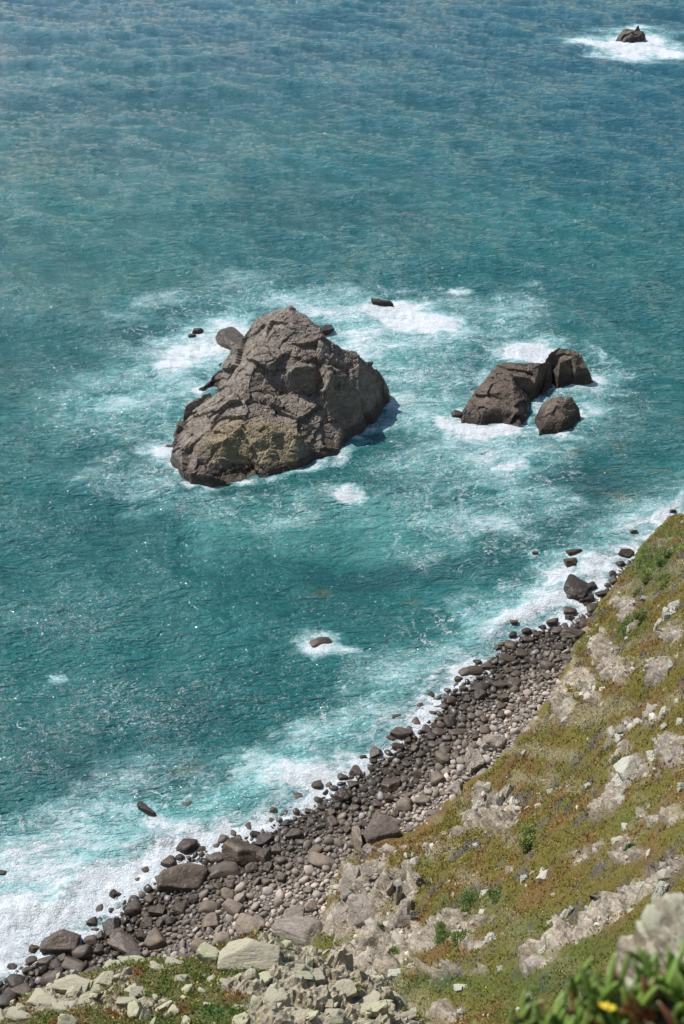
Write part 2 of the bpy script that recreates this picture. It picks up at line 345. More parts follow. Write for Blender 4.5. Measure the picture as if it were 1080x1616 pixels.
TURQ = [(300,470,260,40,0,.35),(480,500,330,75,0,.62),(200,640,190,90,0,.62),(660,610,120,110,0,.9),(230,760,160,70,0,.55),(440,830,190,70,0,.8),(600,820,150,80,0,.75),(830,770,130,90,0,.62),(700,740,140,80,0,.7),(930,640,60,46,0,.8),(790,480,90,40,-20,.6),
 (200,625,120,26,-9,.85),(130,1370,200,80,-20,1.0),(380,1250,150,50,-25,1.0),(560,1150,110,70,-30,.8),(640,1060,110,60,-30,.7),(800,960,130,60,-25,.75),(1000,850,110,55,-30,.75),(560,790,70,30,0,.8),(300,1300,150,70,-20,1.),(505,1030,50,20,0,.3),(60,440,200,130,0,.25),(250,300,500,160,0,.2),(690,860,80,30,0,.7),(540,560,760,300,0,.36)]
DARK = [(620,900,190,34,-6,.8),(930,770,150,50,0,.75),(1010,620,70,130,0,.5),(140,1215,190,60,10,.8),(330,1120,150,60,0,.45),(560,960,160,50,0,.5),(620,700,40,26,0,.6),(420,775,120,12,0,.6),(470,1165,80,34,0,.5),(160,1000,200,110,0,.3),(960,480,160,80,0,.3),(1040,20,140,30,0,.4),(100,900,200,60,0,.2),(900,820,130,40,0,.5)]
REEF = [(512,932,20,9,-10,.9),(655,943,18,6,0,.7),(905,712,26,8,-15,.8),(980,705,22,8,10,.6),(1045,742,26,8,10,.6),(985,785,34,14,20,.7),(960,745,24,7,0,.5),(500,1138,34,12,-10,.6),(490,1225,22,7,10,.7),(290,1215,44,10,-10,.7),(230,1255,34,8,-20,.5),(60,1210,40,8,0,.3),(180,1160,30,8,0,.3),(300,1268,16,7,0,.8),(120,1195,40,8,0,.3),(560,865,36,10,0,.35)]
def sea():
    ys = [-900, -400, -150, -60, 0, 30, 46]; y = 56.
    while y < 560: ys.append(y); y += .235 * y / 80
    ys += [600, 660, 760, 900, 1200, 1700, 2600, 4500, 9000]; ys = np.array(ys)
    u = np.linspace(-1, 1, 620); u = np.r_[-60, -20, -8, -4, -2.2, -1.4, -1.12, u, 1.12, 1.4, 2.2, 4, 8, 20, 60]
    hw = .30 * np.clip(ys, 50, 600) + 9
    X = u[None, :] * hw[:, None]; Y = np.repeat(ys[:, None], len(u), 1); x, y = X.ravel(), Y.ravel()
    # broad swell and chop
    big = ocean_tile(190, 14, 9.0, .55, R(-75), 2, 1.2, 1.0); small = ocean_tile(47, 14, 5.5, .2, R(-62), 5, .05, .8)
    s, par = shore(x, y)
    att = (.25 + .75 * sst(2, 40, s)) * sst(1500, 500, np.hypot(x, y)) * sst(1.3, 1.05, np.abs(np.repeat(u[None], len(ys), 0).ravel()))
    d1 = tsample(big, x, y, .15); d2 = tsample(small, x, y, -.35)
    k1, k2 = .26 / d1[:, 2].std(), .17 / d2[:, 2].std()
    print('ocean std', d1[:, 2].std(), d2[:, 2].std(), len(x))
    D = d1 * k1 + d2 * k2
    P = np.stack([x, y, 0 * x], -1); px, py, dd = PIX(P)
    wx = px + 62 * fbm2(x, y, .085, 5, 11, .58) * 170 / dd; wy = py + 30 * fbm2(x, y, .085, 5, 12, .58) * 170 / dd
    inside = (py > -200) & (np.abs(px - 540) < 1500)
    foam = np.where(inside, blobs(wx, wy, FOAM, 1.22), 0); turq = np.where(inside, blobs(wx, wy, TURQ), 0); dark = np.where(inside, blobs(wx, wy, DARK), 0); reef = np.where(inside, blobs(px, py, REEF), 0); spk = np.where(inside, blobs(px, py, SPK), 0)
    w = 9.5 + 5 * fbm2(par, par * 0, .06, 3, 13)
    fs = sst(1, 0, s / np.maximum(w, 3)) * 1.0
    outx = sst(120, 220, np.abs(x)) ; fs2 = sst(1, 0, s / 14) * .7
    foam = np.maximum(foam, np.maximum(fs, fs2 * .6)); turq = np.maximum(turq, sst(1, 0, s / 22) * .8)
    # water round each stack
    nzf = fbm2(x, y, .35, 3, 19)
    for fx, fy, fr in FOOT:
        dr = np.hypot(x - fx, y - fy) - fr; near = dr < 2.2
        foam[near] = np.maximum(foam[near], (.58 + .9 * nzf[near]) * sst(1.9, .1, dr[near] + 1.2 * nzf[near]))
    V = P.copy(); V += D * att[:, None]
    V[:, 2] += foam ** 2 * .30 * fbm2(x, y, .7, 4, 15) + .22 * sst(.6, 1, foam) * np.abs(fbm2(x, y, .35, 3, 16))
    # breaking bore in front of the shingle
    V[:, 2] += .45 * np.exp(-((s - 7 - 2 * fbm2(par, par * 0, .09, 2, 17)) / 1.6) ** 2) * sst(.3, .8, foam)
    V[:, 2] -= .15 + .25 * sst(1.5, 0, np.abs(s))
    clear = sst(9, 1.0, s) * .55
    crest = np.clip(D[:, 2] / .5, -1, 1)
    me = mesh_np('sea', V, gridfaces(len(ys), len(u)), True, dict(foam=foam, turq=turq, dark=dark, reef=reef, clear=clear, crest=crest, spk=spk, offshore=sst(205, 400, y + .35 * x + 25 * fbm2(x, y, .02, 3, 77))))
    t = NT('sea_water')
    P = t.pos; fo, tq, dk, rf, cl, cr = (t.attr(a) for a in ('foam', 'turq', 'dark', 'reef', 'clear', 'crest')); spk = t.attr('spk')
    Q = t.map(P, (1, 1, .15)); W = t.warp(Q, .12, 5.0); W2 = t.warp(Q, .55, 1.5)
    S = t.map(W2, (1, .55, 1), (0, 0, R(22)))
    nb = t.noise(W, .06, 5, .6); nm = t.noise(S, .26, 8, .68); nf = t.noise(S, 1.3, 8, .7); nx = t.noise(W2, 4.5, 4, .7)
    # filaments
    def ridge(n, wd): return t.sstep(t.math('ABSOLUTE', t.add(n, -.5)), 0, wd, 1, 0)
    W3 = t.warp(t.warp(Q, .18, 4.0), .9, .9); S3 = t.map(W3, (.55, 1.15, 1), (0, 0, R(-24)))
    g1 = t.noise(S3, .13, 7, .66); g2 = t.noise(S3, 1.1, 5, .72); g3 = t.noise(W3, 4.0, 4, .72)
    r1 = t.mul(ridge(t.noise(W3, .30, 6, .62, .4), .030), t.sstep(g2, .40, .60)); r2 = t.mul(ridge(t.noise(S3, .85, 6, .66, .5), .034), t.sstep(g1, .42, .58))
    lace = t.math('MAXIMUM', r1, t.mul(r2, .85))
    base = t.add(t.add(t.mul(fo, 1.18), t.mul(t.add(g1, -.5), 2.1)), t.add(t.mul(t.add(g2, -.5), 1.15), t.mul(t.add(g3, -.5), .5)))
    solid = t.math('MAXIMUM', t.sstep(base, .70, .98), t.mul(t.sstep(base, .52, .80), .35))
    veil = t.mul(t.sstep(t.add(t.mul(fo, 1.1), t.mul(t.add(g1, -.5), 1.5)), .12, .75), .85)
    lacef = t.mul(t.mul(lace, .6), t.sstep(t.add(t.add(fo, t.mul(tq, .25)), t.mul(t.add(nm, -.5), .9)), .14, .50))
    # sun sparkle painted as white flecks and squiggles, plus little whitecaps on open water
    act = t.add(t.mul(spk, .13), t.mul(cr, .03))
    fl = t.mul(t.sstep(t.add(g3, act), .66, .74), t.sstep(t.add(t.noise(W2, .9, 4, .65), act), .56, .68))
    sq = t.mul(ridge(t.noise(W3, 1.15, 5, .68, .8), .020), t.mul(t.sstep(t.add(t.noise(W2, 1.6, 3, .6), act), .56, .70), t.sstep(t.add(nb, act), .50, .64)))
    foam_glint = t.math('MAXIMUM', t.math('MAXIMUM', solid, lacef), t.mul(t.math('MAXIMUM', t.mul(fl, .6), sq), .75))
    foam_glint = t.math('MINIMUM', foam_glint, 1.0)
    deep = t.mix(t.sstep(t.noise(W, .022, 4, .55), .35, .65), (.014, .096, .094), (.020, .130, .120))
    deep = t.mix(t.mul(t.attr('offshore'), .85), deep, (.012, .090, .122))  # far water tinted bluer: sky reflection painted into its colour
    deep = t.mix(t.sstep(cr, -.3, 1.0, 0, .28), deep, (.03, .17, .165))  # crests paler in colour, standing in for light passing through them
    tqf = t.sstep(t.add(t.mul(tq, 1.05), t.add(t.mul(t.add(t.noise(t.map(W, (.6, 1.1, 1), (0, 0, R(-15))), .10, 5, .66), -.5), 1.2), t.mul(t.add(g1, -.5), .6))), .28, 1.15)
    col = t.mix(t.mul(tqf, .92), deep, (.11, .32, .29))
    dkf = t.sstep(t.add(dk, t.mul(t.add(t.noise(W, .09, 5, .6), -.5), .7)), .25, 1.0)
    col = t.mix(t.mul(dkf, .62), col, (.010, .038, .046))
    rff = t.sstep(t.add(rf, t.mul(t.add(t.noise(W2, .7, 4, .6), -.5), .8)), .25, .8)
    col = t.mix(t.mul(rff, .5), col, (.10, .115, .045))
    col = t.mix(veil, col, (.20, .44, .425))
    col = t.mix(foam_glint, col, (.78, .81, .81))
    rough = t.madd(t.math('MAXIMUM', foam_glint, t.mul(veil, .25)), .6, .07)
    B = t.map(P, (.5, 1.15, 1), (0, 0, R(-16)))
    h = t.add(t.mul(t.noise(B, .45, 3, .55, .6), 1.0), t.mul(t.math('ABSOLUTE', t.add(t.noise(B, 1.1, 3, .6, .5), -.5)), -1.0))
    h = t.mul(t.mul(h, t.math('SUBTRACT', 1, t.mul(foam_glint, .72))), t.sstep(t.noise(t.map(W, (.6, 1.2, 1)), .035, 3, .5), .30, .70, .8, 1.12))
    nrm = t.bump(t.add(h, t.mul(foam_glint, t.add(.1, t.mul(nx, .35)))), 1.0, 1.15)
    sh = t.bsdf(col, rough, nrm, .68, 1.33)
    tr = t.n('BsdfTransparent'); tr.inputs[0].default_value = (.55, .8, .78, 1)
    ms = t.n('MixShader'); t.put(ms.inputs[0], t.mul(t.math('MAXIMUM', cl, t.mul(rff, 0)), t.math('SUBTRACT', 1, foam_glint))); t.put(ms.inputs[1], sh); t.put(ms.inputs[2], tr.outputs[0])
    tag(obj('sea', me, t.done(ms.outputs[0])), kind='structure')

# ------------------------------------------------------------------ sea stacks (height fields round their own ground plan)
FOOT = []
SEED = 8.2
def stack(name, label, ctrl, back, mat, org, k=2.4545, res=.16, amp=1.0, lich=None, strata=(.8, .8, 2.0), zmul=1.0, cat='sea stack', plinth=.6):
    pts = [tuple(AT(org[0] + a / k, org[1] + b / k, z * zmul)) for a, b, z in ctrl]
    fr = [p for p in pts if p[2] <= .05]
    cx, cy = np.mean([p[0] for p in pts]), np.mean([p[1] for p in pts])
    for a, b, z in back:                                   # crest points whose far side falls to the water
        q = AT(org[0] + a / k, org[1] + b / k, z * zmul); pts.append((q[0] + (q[0] - cx) * .06, q[1] + z * zmul * .45 + 1.0, -1.0))
    low = [p for p in pts if p[2] <= .05]
    for p in low:
        d = np.array([p[0] - cx, p[1] - cy]); l = np.linalg.norm(d) + 1e-6; pts.append((p[0] + d[0] / l * 2.0, p[1] + d[1] / l * 2.0, -3.2))
    f = rbf(pts); A = np.array(pts)
    xs = np.arange(A[:, 0].min() - .5, A[:, 0].max() + .5, res); ys = np.arange(A[:, 1].min() - .5, A[:, 1].max() + .5, res * 1.15)
    X, Y = np.meshgrid(xs, ys); x, y = X.ravel(), Y.ravel(); h = f(x, y); jx, jy = .3 * fbm2(x, y, .35, 2, 21), .3 * fbm2(x, y, .35, 2, 22); h = .9 * tin(pts, x + jx, y + jy, h) + .1 * h; h = h + plinth * sst(-.3, .7, h)
    V = np.stack([x, y, h], -1); hb = h.reshape(len(ys), len(xs)).copy()
    for _ in range(int(1.1 / res) ** 2 // 2):
        q = np.pad(hb, 1, mode='edge'); hb = (q[:-2, 1:-1] + q[2:, 1:-1] + q[1:-1, :-2] + q[1:-1, 2:] + hb) / 5
    N = gnormals(np.stack([x, y, hb.ravel()], -1), len(ys), len(xs))
    ca, sa = math.cos(.35), math.sin(.35)
    def T(P, s): return np.stack([P[:, 0] * strata[0], (P[:, 1] * ca - P[:, 2] * sa) * strata[1], (P[:, 1] * sa + P[:, 2] * ca) * strata[2]], -1) * s
    Wp = V + .35 * np.stack([fbm(V * .5 + 5, 2), fbm(V * .5 + 9, 2), fbm(V * .5 + 13, 2)], -1)
    disp = np.zeros(len(V))
    for s, a, tl, cr in ((.13, .95, 1.2, .05), (.32, .34, 1.2, .22), (.75, .11, 1.0, .8), (1.8, .045, 1.1, .9)):
        disp += amp * a * facets((T(Wp, s / amp ** .5) if a < .3 else Wp * s / amp ** .5 * (1, 1, 1.3)) + SEED, tl, cr, .09)
    disp += amp * .05 * fbm(V * 1.3, 4)
    disp *= (sst(-1.2, 1.6, h) * .85 + .15) * (.22 + .78 * sst(.35, .85, N[:, 2]))
    nn = N.copy(); nn[:, 2] = nn[:, 2] * .8 + .1; V = V + nn * disp[:, None]
    Fc = gridfaces(len(ys), len(xs)); keep = (h[Fc].max(1) > -2.6)
    V, Fc, at = compact(V, Fc[keep], {'h': h})
    me = mesh_np(name, V, Fc, False, None)
    if lich: me.materials.append(lich)
    o = obj(name, me, mat); tag(o, label, cat)
    for p in low: FOOT.append((p[0], p[1], .7))
    for p in low: pass
    return o
MAIN = [(130,722,0),(155,752,0),(200,792,0),(280,797,0),(400,786,0),(500,776,0),(600,742,0),(700,702,0),(770,688,0),(835,615,0),(865,560,0),(905,548,0),(948,480,0),
 (150,612,.4),(190,548,1.2),(252,500,3.2),(318,490,4.6),(300,468,0),(322,455,1.2),(118,700,0),(138,600,0),(178,538,0),(238,490,0),(266,462,0),(226,432,0),(262,372,0),(310,330,0),(372,280,0),(243,430,.3),(290,378,1.5),(330,342,3.0),(398,292,6),(395,240,7.6),(430,192,9.3),(458,162,10.5),(520,162,12),(585,118,13.5),(652,152,12.5),(692,202,11),(722,242,9.8),(780,292,8.6),(850,300,8),(905,345,5.6),(950,400,3),(945,440,1.4),
 (530,202,12.2),(600,196,12.6),(680,206,12),(500,252,10.8),(600,254,11),(705,250,10.8),(460,285,10),(560,310,10),(440,350,8.8),(700,320,9.6),(505,345,9.4),(600,358,9.5),(670,350,9.5),(740,382,8.8),(812,384,8),(512,424,6.4),(596,462,5.6),(696,468,5.0),(766,496,4.2),(840,476,4.0),(420,420,7.6),(450,450,7.0),(545,500,5.2),(680,520,4.5),(850,450,4.5),(860,520,2),(350,500,5.8),(400,580,4.6),(500,600,4.2),(600,620,3.2),(300,560,4.6),(330,640,4),(290,650,3.6),(230,620,3.4),(190,650,2.8),(170,620,1.6),(260,700,2.4),(215,700,2.6),(400,690,2.1),(500,700,1.6),(620,700,1),(720,660,1),(780,620,1.1),(205,750,1.3),(350,740,.9)]
stack('sea_stack', 'great craggy grey-brown rock island with yellow lichen bands ringed by surf', MAIN,
      [(290,378,1.5),(330,342,3),(398,250,7.6),(458,162,10.5),(520,162,12),(585,118,13.5),(652,152,12.5),(722,242,9.8),(780,292,8.6),(850,300,8),(905,345,5.6),(950,400,3)], None, (220, 440), res=.13)
# its material: the same rock with ochre lichen in a band across the front
def stackmat():
    m = M['stack']; nt = m.node_tree; b = [n for n in nt.nodes if n.type == 'BSDF_PRINCIPLED'][0]; src = b.inputs['Base Color'].links[0].from_socket
    t = NT.__new__(NT); t.m = m; t.t = nt; t.geo = [n for n in nt.nodes if n.type == 'NEW_GEOMETRY'][0]; t.pos = t.geo.outputs['Position']
    c = AT(405, 700, 3.5); s = t.map(t.pos, (1 / 9., 1 / 5., 1 / 2.8), (0, 0, 0), (-c[0] / 9, -c[1] / 5, -c[2] / 2.8))
    l = t.n('VectorMath', operation='LENGTH'); t.put(l.inputs[0], s)
    W_ = t.warp(t.map(t.pos, (1, 1, 1.8)), .8, .8)
    f = t.sstep(t.add(t.mul(l.outputs['Value'], -.5), t.add(t.noise(t.pos, .5, 5, .7), t.mul(t.noise(W_, 1.3, 5, .75), 1.1))), .52, .70)
    t.put(b.inputs['Base Color'], t.mix(t.mul(f, .5), src, (.34, .26, .11)))
stackmat()
bpy.data.objects['sea_stack'].data.materials.clear(); bpy.data.objects['sea_stack'].data.materials.append(M['stack'])
RO = (640, 500)
stack('sea_rock', 'flat-topped dark brown slab rock, largest of the right-hand offshore cluster', [(222,412,0),(290,420,0),(360,408,0),(440,436,0),(465,432,0),(468,385,0),(485,320,0),(540,262,.3),(235,350,1.2),(262,300,2.8),(300,262,3.8),(332,212,4.8),(380,180,5),(440,178,5),(520,182,4.6),(556,170,4),(340,300,3.8),(420,300,3.4),(350,360,2.2),(430,380,1.7),(300,370,1.8),(250,375,1.3),(480,240,4),(400,230,4.5),(505,270,2),(450,330,2.3)],
      [(235,350,1.2),(262,300,2.8),(300,262,3.8),(332,212,4.8),(380,180,5),(440,178,5),(520,182,4.6)], M['stackB'], RO, res=.12, amp=.5, zmul=.72, plinth=.25, cat='sea rock')
stack('sea_rock', 'jagged reddish-brown knob of rock at the back of the right-hand offshore cluster', [(552,225,0),(600,266,0),(650,256,0),(712,238,0),(545,165,3.6),(588,116,5.8),(632,125,5.8),(680,152,4.8),(708,205,2.6),(600,180,4.9),(660,200,3.2),(600,230,1.6),(640,160,5)],
      [(545,165,3.6),(588,116,5.8),(632,125,5.8),(680,152,4.8),(708,205,2.6)], M['stackB'], RO, res=.11, amp=.5, zmul=.68, plinth=.25, cat='sea rock')
stack('sea_rock', 'rounded brown rock in front of the right-hand offshore cluster across a foaming channel', [(510,425,0),(522,460,0),(600,446,0),(650,422,0),(672,385,0),(512,385,.8),(530,332,2.8),(552,310,4),(600,305,4.8),(642,320,4.4),(668,352,2.6),(580,350,4.4),(550,400,2.2),(620,390,2.8),(600,425,1.1),(532,440,.7)],
      [(530,332,2.8),(552,310,4),(600,305,4.8),(642,320,4.4),(668,352,2.6)], M['stackB'], RO, res=.11, amp=.5, zmul=.62, plinth=.2, cat='sea rock')
stack('sea_rock', 'lone small black rock far out in a patch of white water', [(972,64,0),(985,67,0),(1000,68,0),(1020,62,0),(985,47,3.5),(995,50,3.6),(1008,42,4.8),(1014,52,3.2),(995,58,2.3),(980,55,2),(1008,62,1.0)],
      [(985,47,3.5),(995,50,3.6),(1008,42,4.8),(1014,52,3.2)], M['darkslab'], (0, 0), k=1., res=.16, amp=.45, zmul=.6, cat='sea rock')

# ------------------------------------------------------------------ single boulders
LIB = {}
def lib(kind, i):
    if (kind, i) not in LIB:
        prm = dict(round=dict(planes=10, soft=.16, rough=.09, lo=.8), mid=dict(planes=12, soft=.09, rough=.08, lo=.7), ang=dict(planes=9, soft=.035, rough=.09, lo=.55, blocky=.03), spire=dict(planes=12, soft=.04, rough=.12, lo=.6, blocky=.12))[kind]
        V, Fc = rockshape(100 + i * 7 + len(kind) * 31, 5 if kind in ('ang', 'spire') else 4, **prm)
        LIB[(kind, i)] = (V, Fc)
    return LIB[(kind, i)]
_libme = {}
def rock(name, kind, i, loc, scl, rot, mat, label, cat, group=None, unique=False):
    key = (kind, i, mat.name)
    if key not in _libme: V, Fc = lib(kind, i); _libme[key] = mesh_np(name, V, Fc, kind in ('round', 'mid'))
    me = _libme[key]
    if not me.materials: me.materials.append(mat)
    o = bpy.data.objects.new(name, me); C.objects.link(o); o.location = loc; o.scale = scl; o.rotation_euler = rot
    return tag(o, label, cat, group)
USED = []   # footprints (x, y, r)
def pxrock(px, py, w, h, rot, kind, mat, label, name='boulder', cat='boulder', group=None, z=None, sink=.3, seed=None, tilt=.15):
    base = on_surface(px, py, beach_h) if z is None else AT(px, py, z)
    if z is None and base[2] < -.1: base = AT(px, py, -.1)
    d = dist(base); sx = w / 2 * d / F; hm = h / 2 * d / F; sy, sz = hm * 1.12, hm * .8
    base = base + np.array([0, 0, sz * (.5 - sink)])
    i = (seed if seed is not None else int(px * 3 + py)) % 7
    r = random.Random(int(px * 31 + py))
    o = rock(name, kind, i, base, (sx * 1.1, sy * 1.1, sz * 1.1), (r.uniform(-tilt, tilt), r.uniform(-tilt, tilt), R(-rot) + r.choice((0, math.pi))), mat, label, cat, group)
    USED.append((base[0], base[1], math.sqrt(sx * sy) * .72)); 
    if base[2] < .8: FOOT.append((base[0], base[1], max(sx, sy) * .7))
    return o
D, B, G = M['darkslab'], M['boulder'], M['slab']
# rocks in the water
for a in [(366,538,84,36,48,'ang',M['stack'],'dark slanting slab leaning on the left back of the great rock island'),
          (514,522,26,16,-20,'ang',D,'small black fang of rock just behind the right shoulder of the great rock island'),
          (310,523,20,12,10,'ang',D,'black rock tip in white surf left of the great rock island'),
          (303,529,12,7,0,'mid',D,'low black stub in the surf beside the rock tip left of the great island'),
          (600,478,40,12,8,'ang',D,'low black rock awash behind the great island with foam streaming from it'),
          (268,704,14,6,5,'mid',D,'small wet rock in foam at the left foot of the great rock island'),
          (721,654,16,16,0,'mid',D,'small black rock at the left tip of the brown slab rock offshore'),
          (505,1016,40,18,-8,'mid',B,'lone brown rock awash in the open water between island and beach'),
          (229,1276,40,11,35,'ang',D,'long narrow dark slab standing out of the surf at lower left'),
          (297,1269,20,9,0,'mid',B,'brown rock almost covered by clear water beside the long narrow slab'),
          (2,1378,14,10,0,'mid',D,'tip of a brown rock in the surf at the left picture edge'),
          (905,930,44,42,20,'ang',D,'tallest dark rock of the surf cluster below the far cliff'),
          (932,925,24,14,-10,'mid',D,'low black rock touching the right side of the tall surf rock'),
          (927,944,26,15,0,'mid',D,'split dark rock at the foot of the tall surf rock'),
          (954,936,26,12,-8,'mid',D,'flat black wave-washed rock between the tall surf rock and the cliff'),
          (978,935,24,14,10,'mid',B,'brown angular rock where the surf meets the far cliff'),
          (899,887,24,17,-15,'ang',B,'brown rock under the flat one, farthest out of the surf cluster'),
          (905,872,30,11,-15,'ang',D,'flat dark wedge of rock, farthest out of the surf cluster'),
          (900,964,20,12,20,'mid',B,'smooth tan rock alone in the foam in front of the tall surf rock'),
          (872,982,20,10,-10,'mid',B,'low rock half covered by foam seaward of the long double boulder'),
          (1017,896,18,9,-20,'ang',D,'dark rock wedged against the far cliff foot in the surf'),
          (1000,838,14,6,0,'mid',B,'tiny rock in the far surf close to the cliff'),
          (1062,806,12,6,0,'mid',D,'tiny dark rock in the farthest surf by the right picture edge'),
          (845,872,10,5,0,'mid',B,'tiny awash rock seaward of the surf cluster'),
          (626,1130,14,7,-20,'mid',B,'small greenish rock in the breaking wave above the beach')]:
    px, py, w, h, rot, kd, m, lb = a
    pxrock(px, py, w, h, rot, kd, m, lb, name='sea_rock', cat='sea rock', z=(-.42 if (px, py) == (297, 1269) else 0.0), sink=.5, tilt=.1)
# named beach boulders
BL = [(287,1392,70,42,12,'ang',B,'very large flat-topped brown boulder at the lower surf line'),
 (379,1348,64,44,25,'ang',B,'largest dark hump-backed boulder standing in the surf line'),
 (352,1377,52,26,5,'mid',B,'flat brown boulder wedged between the two largest surf-line boulders'),
 (418,1328,24,22,10,'ang',D,'dark pointed boulder right behind the hump-backed boulder'),
 (417,1354,28,30,20,'ang',B,'blocky tan boulder leaning on the right of the hump-backed boulder'),
 (424,1371,19,18,25,'ang',B,'small rusty orange block below the blocky tan boulder'),
 (505,1361,48,22,38,'mid',B,'long smooth brown boulder lying aslant on fine shingle'),
 (537,1261,34,26,15,'ang',D,'dark cubic boulder at the swash edge in mid beach'),
 (490,1298,13,11,0,'round',B,'small round brown stone standing alone in thin swash'),
 (451,1301,13,11,0,'round',D,'small round black stone in the white surf'),
 (361,1415,27,20,20,'round',B,'greenish rounded boulder among the cobbles under the surf-line giants'),
 (284,1438,32,24,5,'ang',B,'flat tan boulder in the little tide pool'),
 (328,1435,34,20,10,'mid',B,'dark brown boulder beside the tide pool'),
 (335,1456,38,24,-5,'ang',B,'grey-brown tented boulder at mid lower beach'),
 (389,1463,48,30,15,'ang',B,'large olive-brown boulder with flat top on the edge of the fine shingle'),
 (368,1435,30,22,25,'mid',B,'brown slanting boulder above the olive-brown flat one'),
 (463,1445,32,22,0,'ang',G,'grey chunky boulder on the fine shingle just above the pale slab'),
 (489,1433,24,18,15,'ang',B,'dark triangular boulder on fine shingle above the pale slab'),
 (212,1435,26,22,0,'mid',B,'dark boulder at the left rim of the tide pool'),
 (349,1484,30,20,10,'mid',B,'dark wedge boulder below the grey-brown tented one'),
 (319,1498,34,20,25,'mid',B,'long grey boulder close behind the lichen ledge'),
 (298,1517,32,18,-5,'mid',D,'charcoal boulder just above the pale lichen blocks'),
 (187,1479,28,22,-20,'ang',B,'dark block between two humps at the lower surf line'),
 (102,1493,60,38,5,'ang',B,'large flat-topped brown boulder nearest the lower left surf'),
 (174,1470,34,26,-15,'ang',D,'dark slanted boulder right of the little gap in the lower surf line'),
 (145,1485,26,16,5,'mid',B,'rounded brown boulder beside the large lower left boulder'),
 (203,1496,56,28,32,'ang',B,'long wet chestnut slab tilted up among lower left boulders'),
 (208,1515,34,24,25,'mid',D,'charcoal boulder under the long chestnut slab'),
 (118,1527,36,22,15,'mid',B,'dull brown boulder below the large lower left boulder'),
 (80,1547,32,24,10,'round',B,'brown rounded boulder close above the ledge at far left'),
 (28,1553,30,24,0,'round',D,'dark rounded boulder by the left picture edge with foam behind'),
 (12,1582,32,28,0,'round',D,'black boulder in the lower left corner'),
 (60,1572,42,20,25,'mid',B,'long dark boulder between the corner boulder and the ledge'),
 (155,1537,42,18,12,'mid',B,'long reddish boulder half hidden by the lichen ledge'),
 (72,1520,26,14,-5,'mid',B,'low wet boulder at the lower left water edge'),
 (88,1527,20,18,0,'round',D,'small dark boulder tucked under the large lower left boulder'),
 (146,1456,16,14,0,'round',D,'small black boulder in the surf above the gap'),
 (635,1160,31,20,30,'ang',B,'brown slanting boulder standing in the swash of the upper beach'),
 (628,1180,18,13,-5,'mid',D,'dark stone just below the brown slanting swash boulder'),
 (694,1158,27,15,20,'mid',B,'long brown boulder at the edge of the cobbles in the upper beach'),
 (615,1242,31,28,15,'ang',B,'blocky dark boulder at the swash edge below the cliff spur'),
 (597,1233,13,12,0,'round',D,'small black stone touching the blocky swash-edge boulder'),
 (588,1252,13,11,0,'round',D,'small black stone in swash left of the blocky boulder'),
 (638,1273,32,26,10,'mid',B,'dark brown boulder in the middle of the cobbles'),
 (668,1265,23,18,15,'mid',B,'tan boulder right of the dark brown one in mid cobbles'),
 (703,1187,22,16,0,'mid',B,'rounded boulder in the upper cobbles'),
 (725,1158,26,15,10,'mid',B,'flat dark boulder in the upper cobbles close to the swash'),
 (767,1155,18,17,0,'round',B,'chestnut egg-shaped boulder on the upper beach'),
 (748,1181,18,16,5,'round',B,'squat brown boulder near the upper rock ribs'),
 (615,1301,38,20,20,'mid',B,'flat brown slab behind the big shaded rock'),
 (600,1318,66,44,-30,'ang',D,'big dark shaded boulder leaning on the foot of the cliff spur'),
 (566,1328,18,44,-12,'ang',B,'tall upright slab left of the big shaded rock'),
 (470,1475,96,50,24,'ang',G,'big pale grey slab lying above the lichen ledge'),
 (780,1178,40,30,30,'spire',G,'ribbed grey-brown outcrop on the upper shingle'),
 (747,1206,26,36,-15,'spire',G,'upright ribbed rock below the upper outcrop'),
 (720,1250,32,34,-10,'spire',G,'jagged grey outcrop at the foot of the cliff spur'),
 (763,1224,22,16,10,'mid',G,'grey stone between the ribbed outcrops'),
 (742,1061,42,15,-3,'mid',B,'long flat brown rock in the swash, left end of the upper cobbles'),
 (768,1053,20,14,0,'round',B,'round brown boulder in swash next to the long flat rock'),
 (802,1041,29,13,12,'mid',B,'elongated brown boulder in the upper swash'),
 (826,1034,23,16,0,'round',B,'rounded brown boulder at the head of the cobbles'),
 (835,1012,21,14,5,'round',B,'rounded boulder in foam near the head of the beach'),
 (832,998,15,12,0,'round',D,'small round boulder in foam, farthest of a pair'),
 (812,983,15,9,0,'round',B,'little brown stone far out in the foam at the beach head'),
 (809,1003,13,10,0,'round',D,'little black stone in foam beside the rounded head boulders'),
 (881,997,20,14,20,'round',B,'smooth tan boulder in foam left of the long double boulder'),
 (912,1004,50,20,12,'ang',B,'long double boulder of brown rock at the top end of the beach'),
 (760,1087,28,18,10,'round',D,'dark smooth boulder in a swash pool'),
 (808,1081,23,19,25,'round',B,'brown boulder at the rim of the swash pool'),
 (714,1108,19,17,0,'round',B,'tan barrel-shaped boulder standing in swash'),
 (731,1119,17,12,10,'round',B,'brown stone right below the barrel-shaped boulder'),
 (790,1131,14,15,0,'round',B,'reddish upright cobble in the upper beach'),
 (789,1072,15,13,10,'round',B,'half-wet cobble between pool and head boulders'),
 (857,1023,16,11,0,'round',B,'brown stone first in the row under the double boulder'),
 (848,1003,14,9,0,'round',B,'low stone in the foam between head boulders and tan boulder')]
for px, py, w, h, rot, kd, m, lb in BL:
    big = w > 60
    pxrock(px, py, w, h, rot, kd, m, lb, sink=.25, z=None)

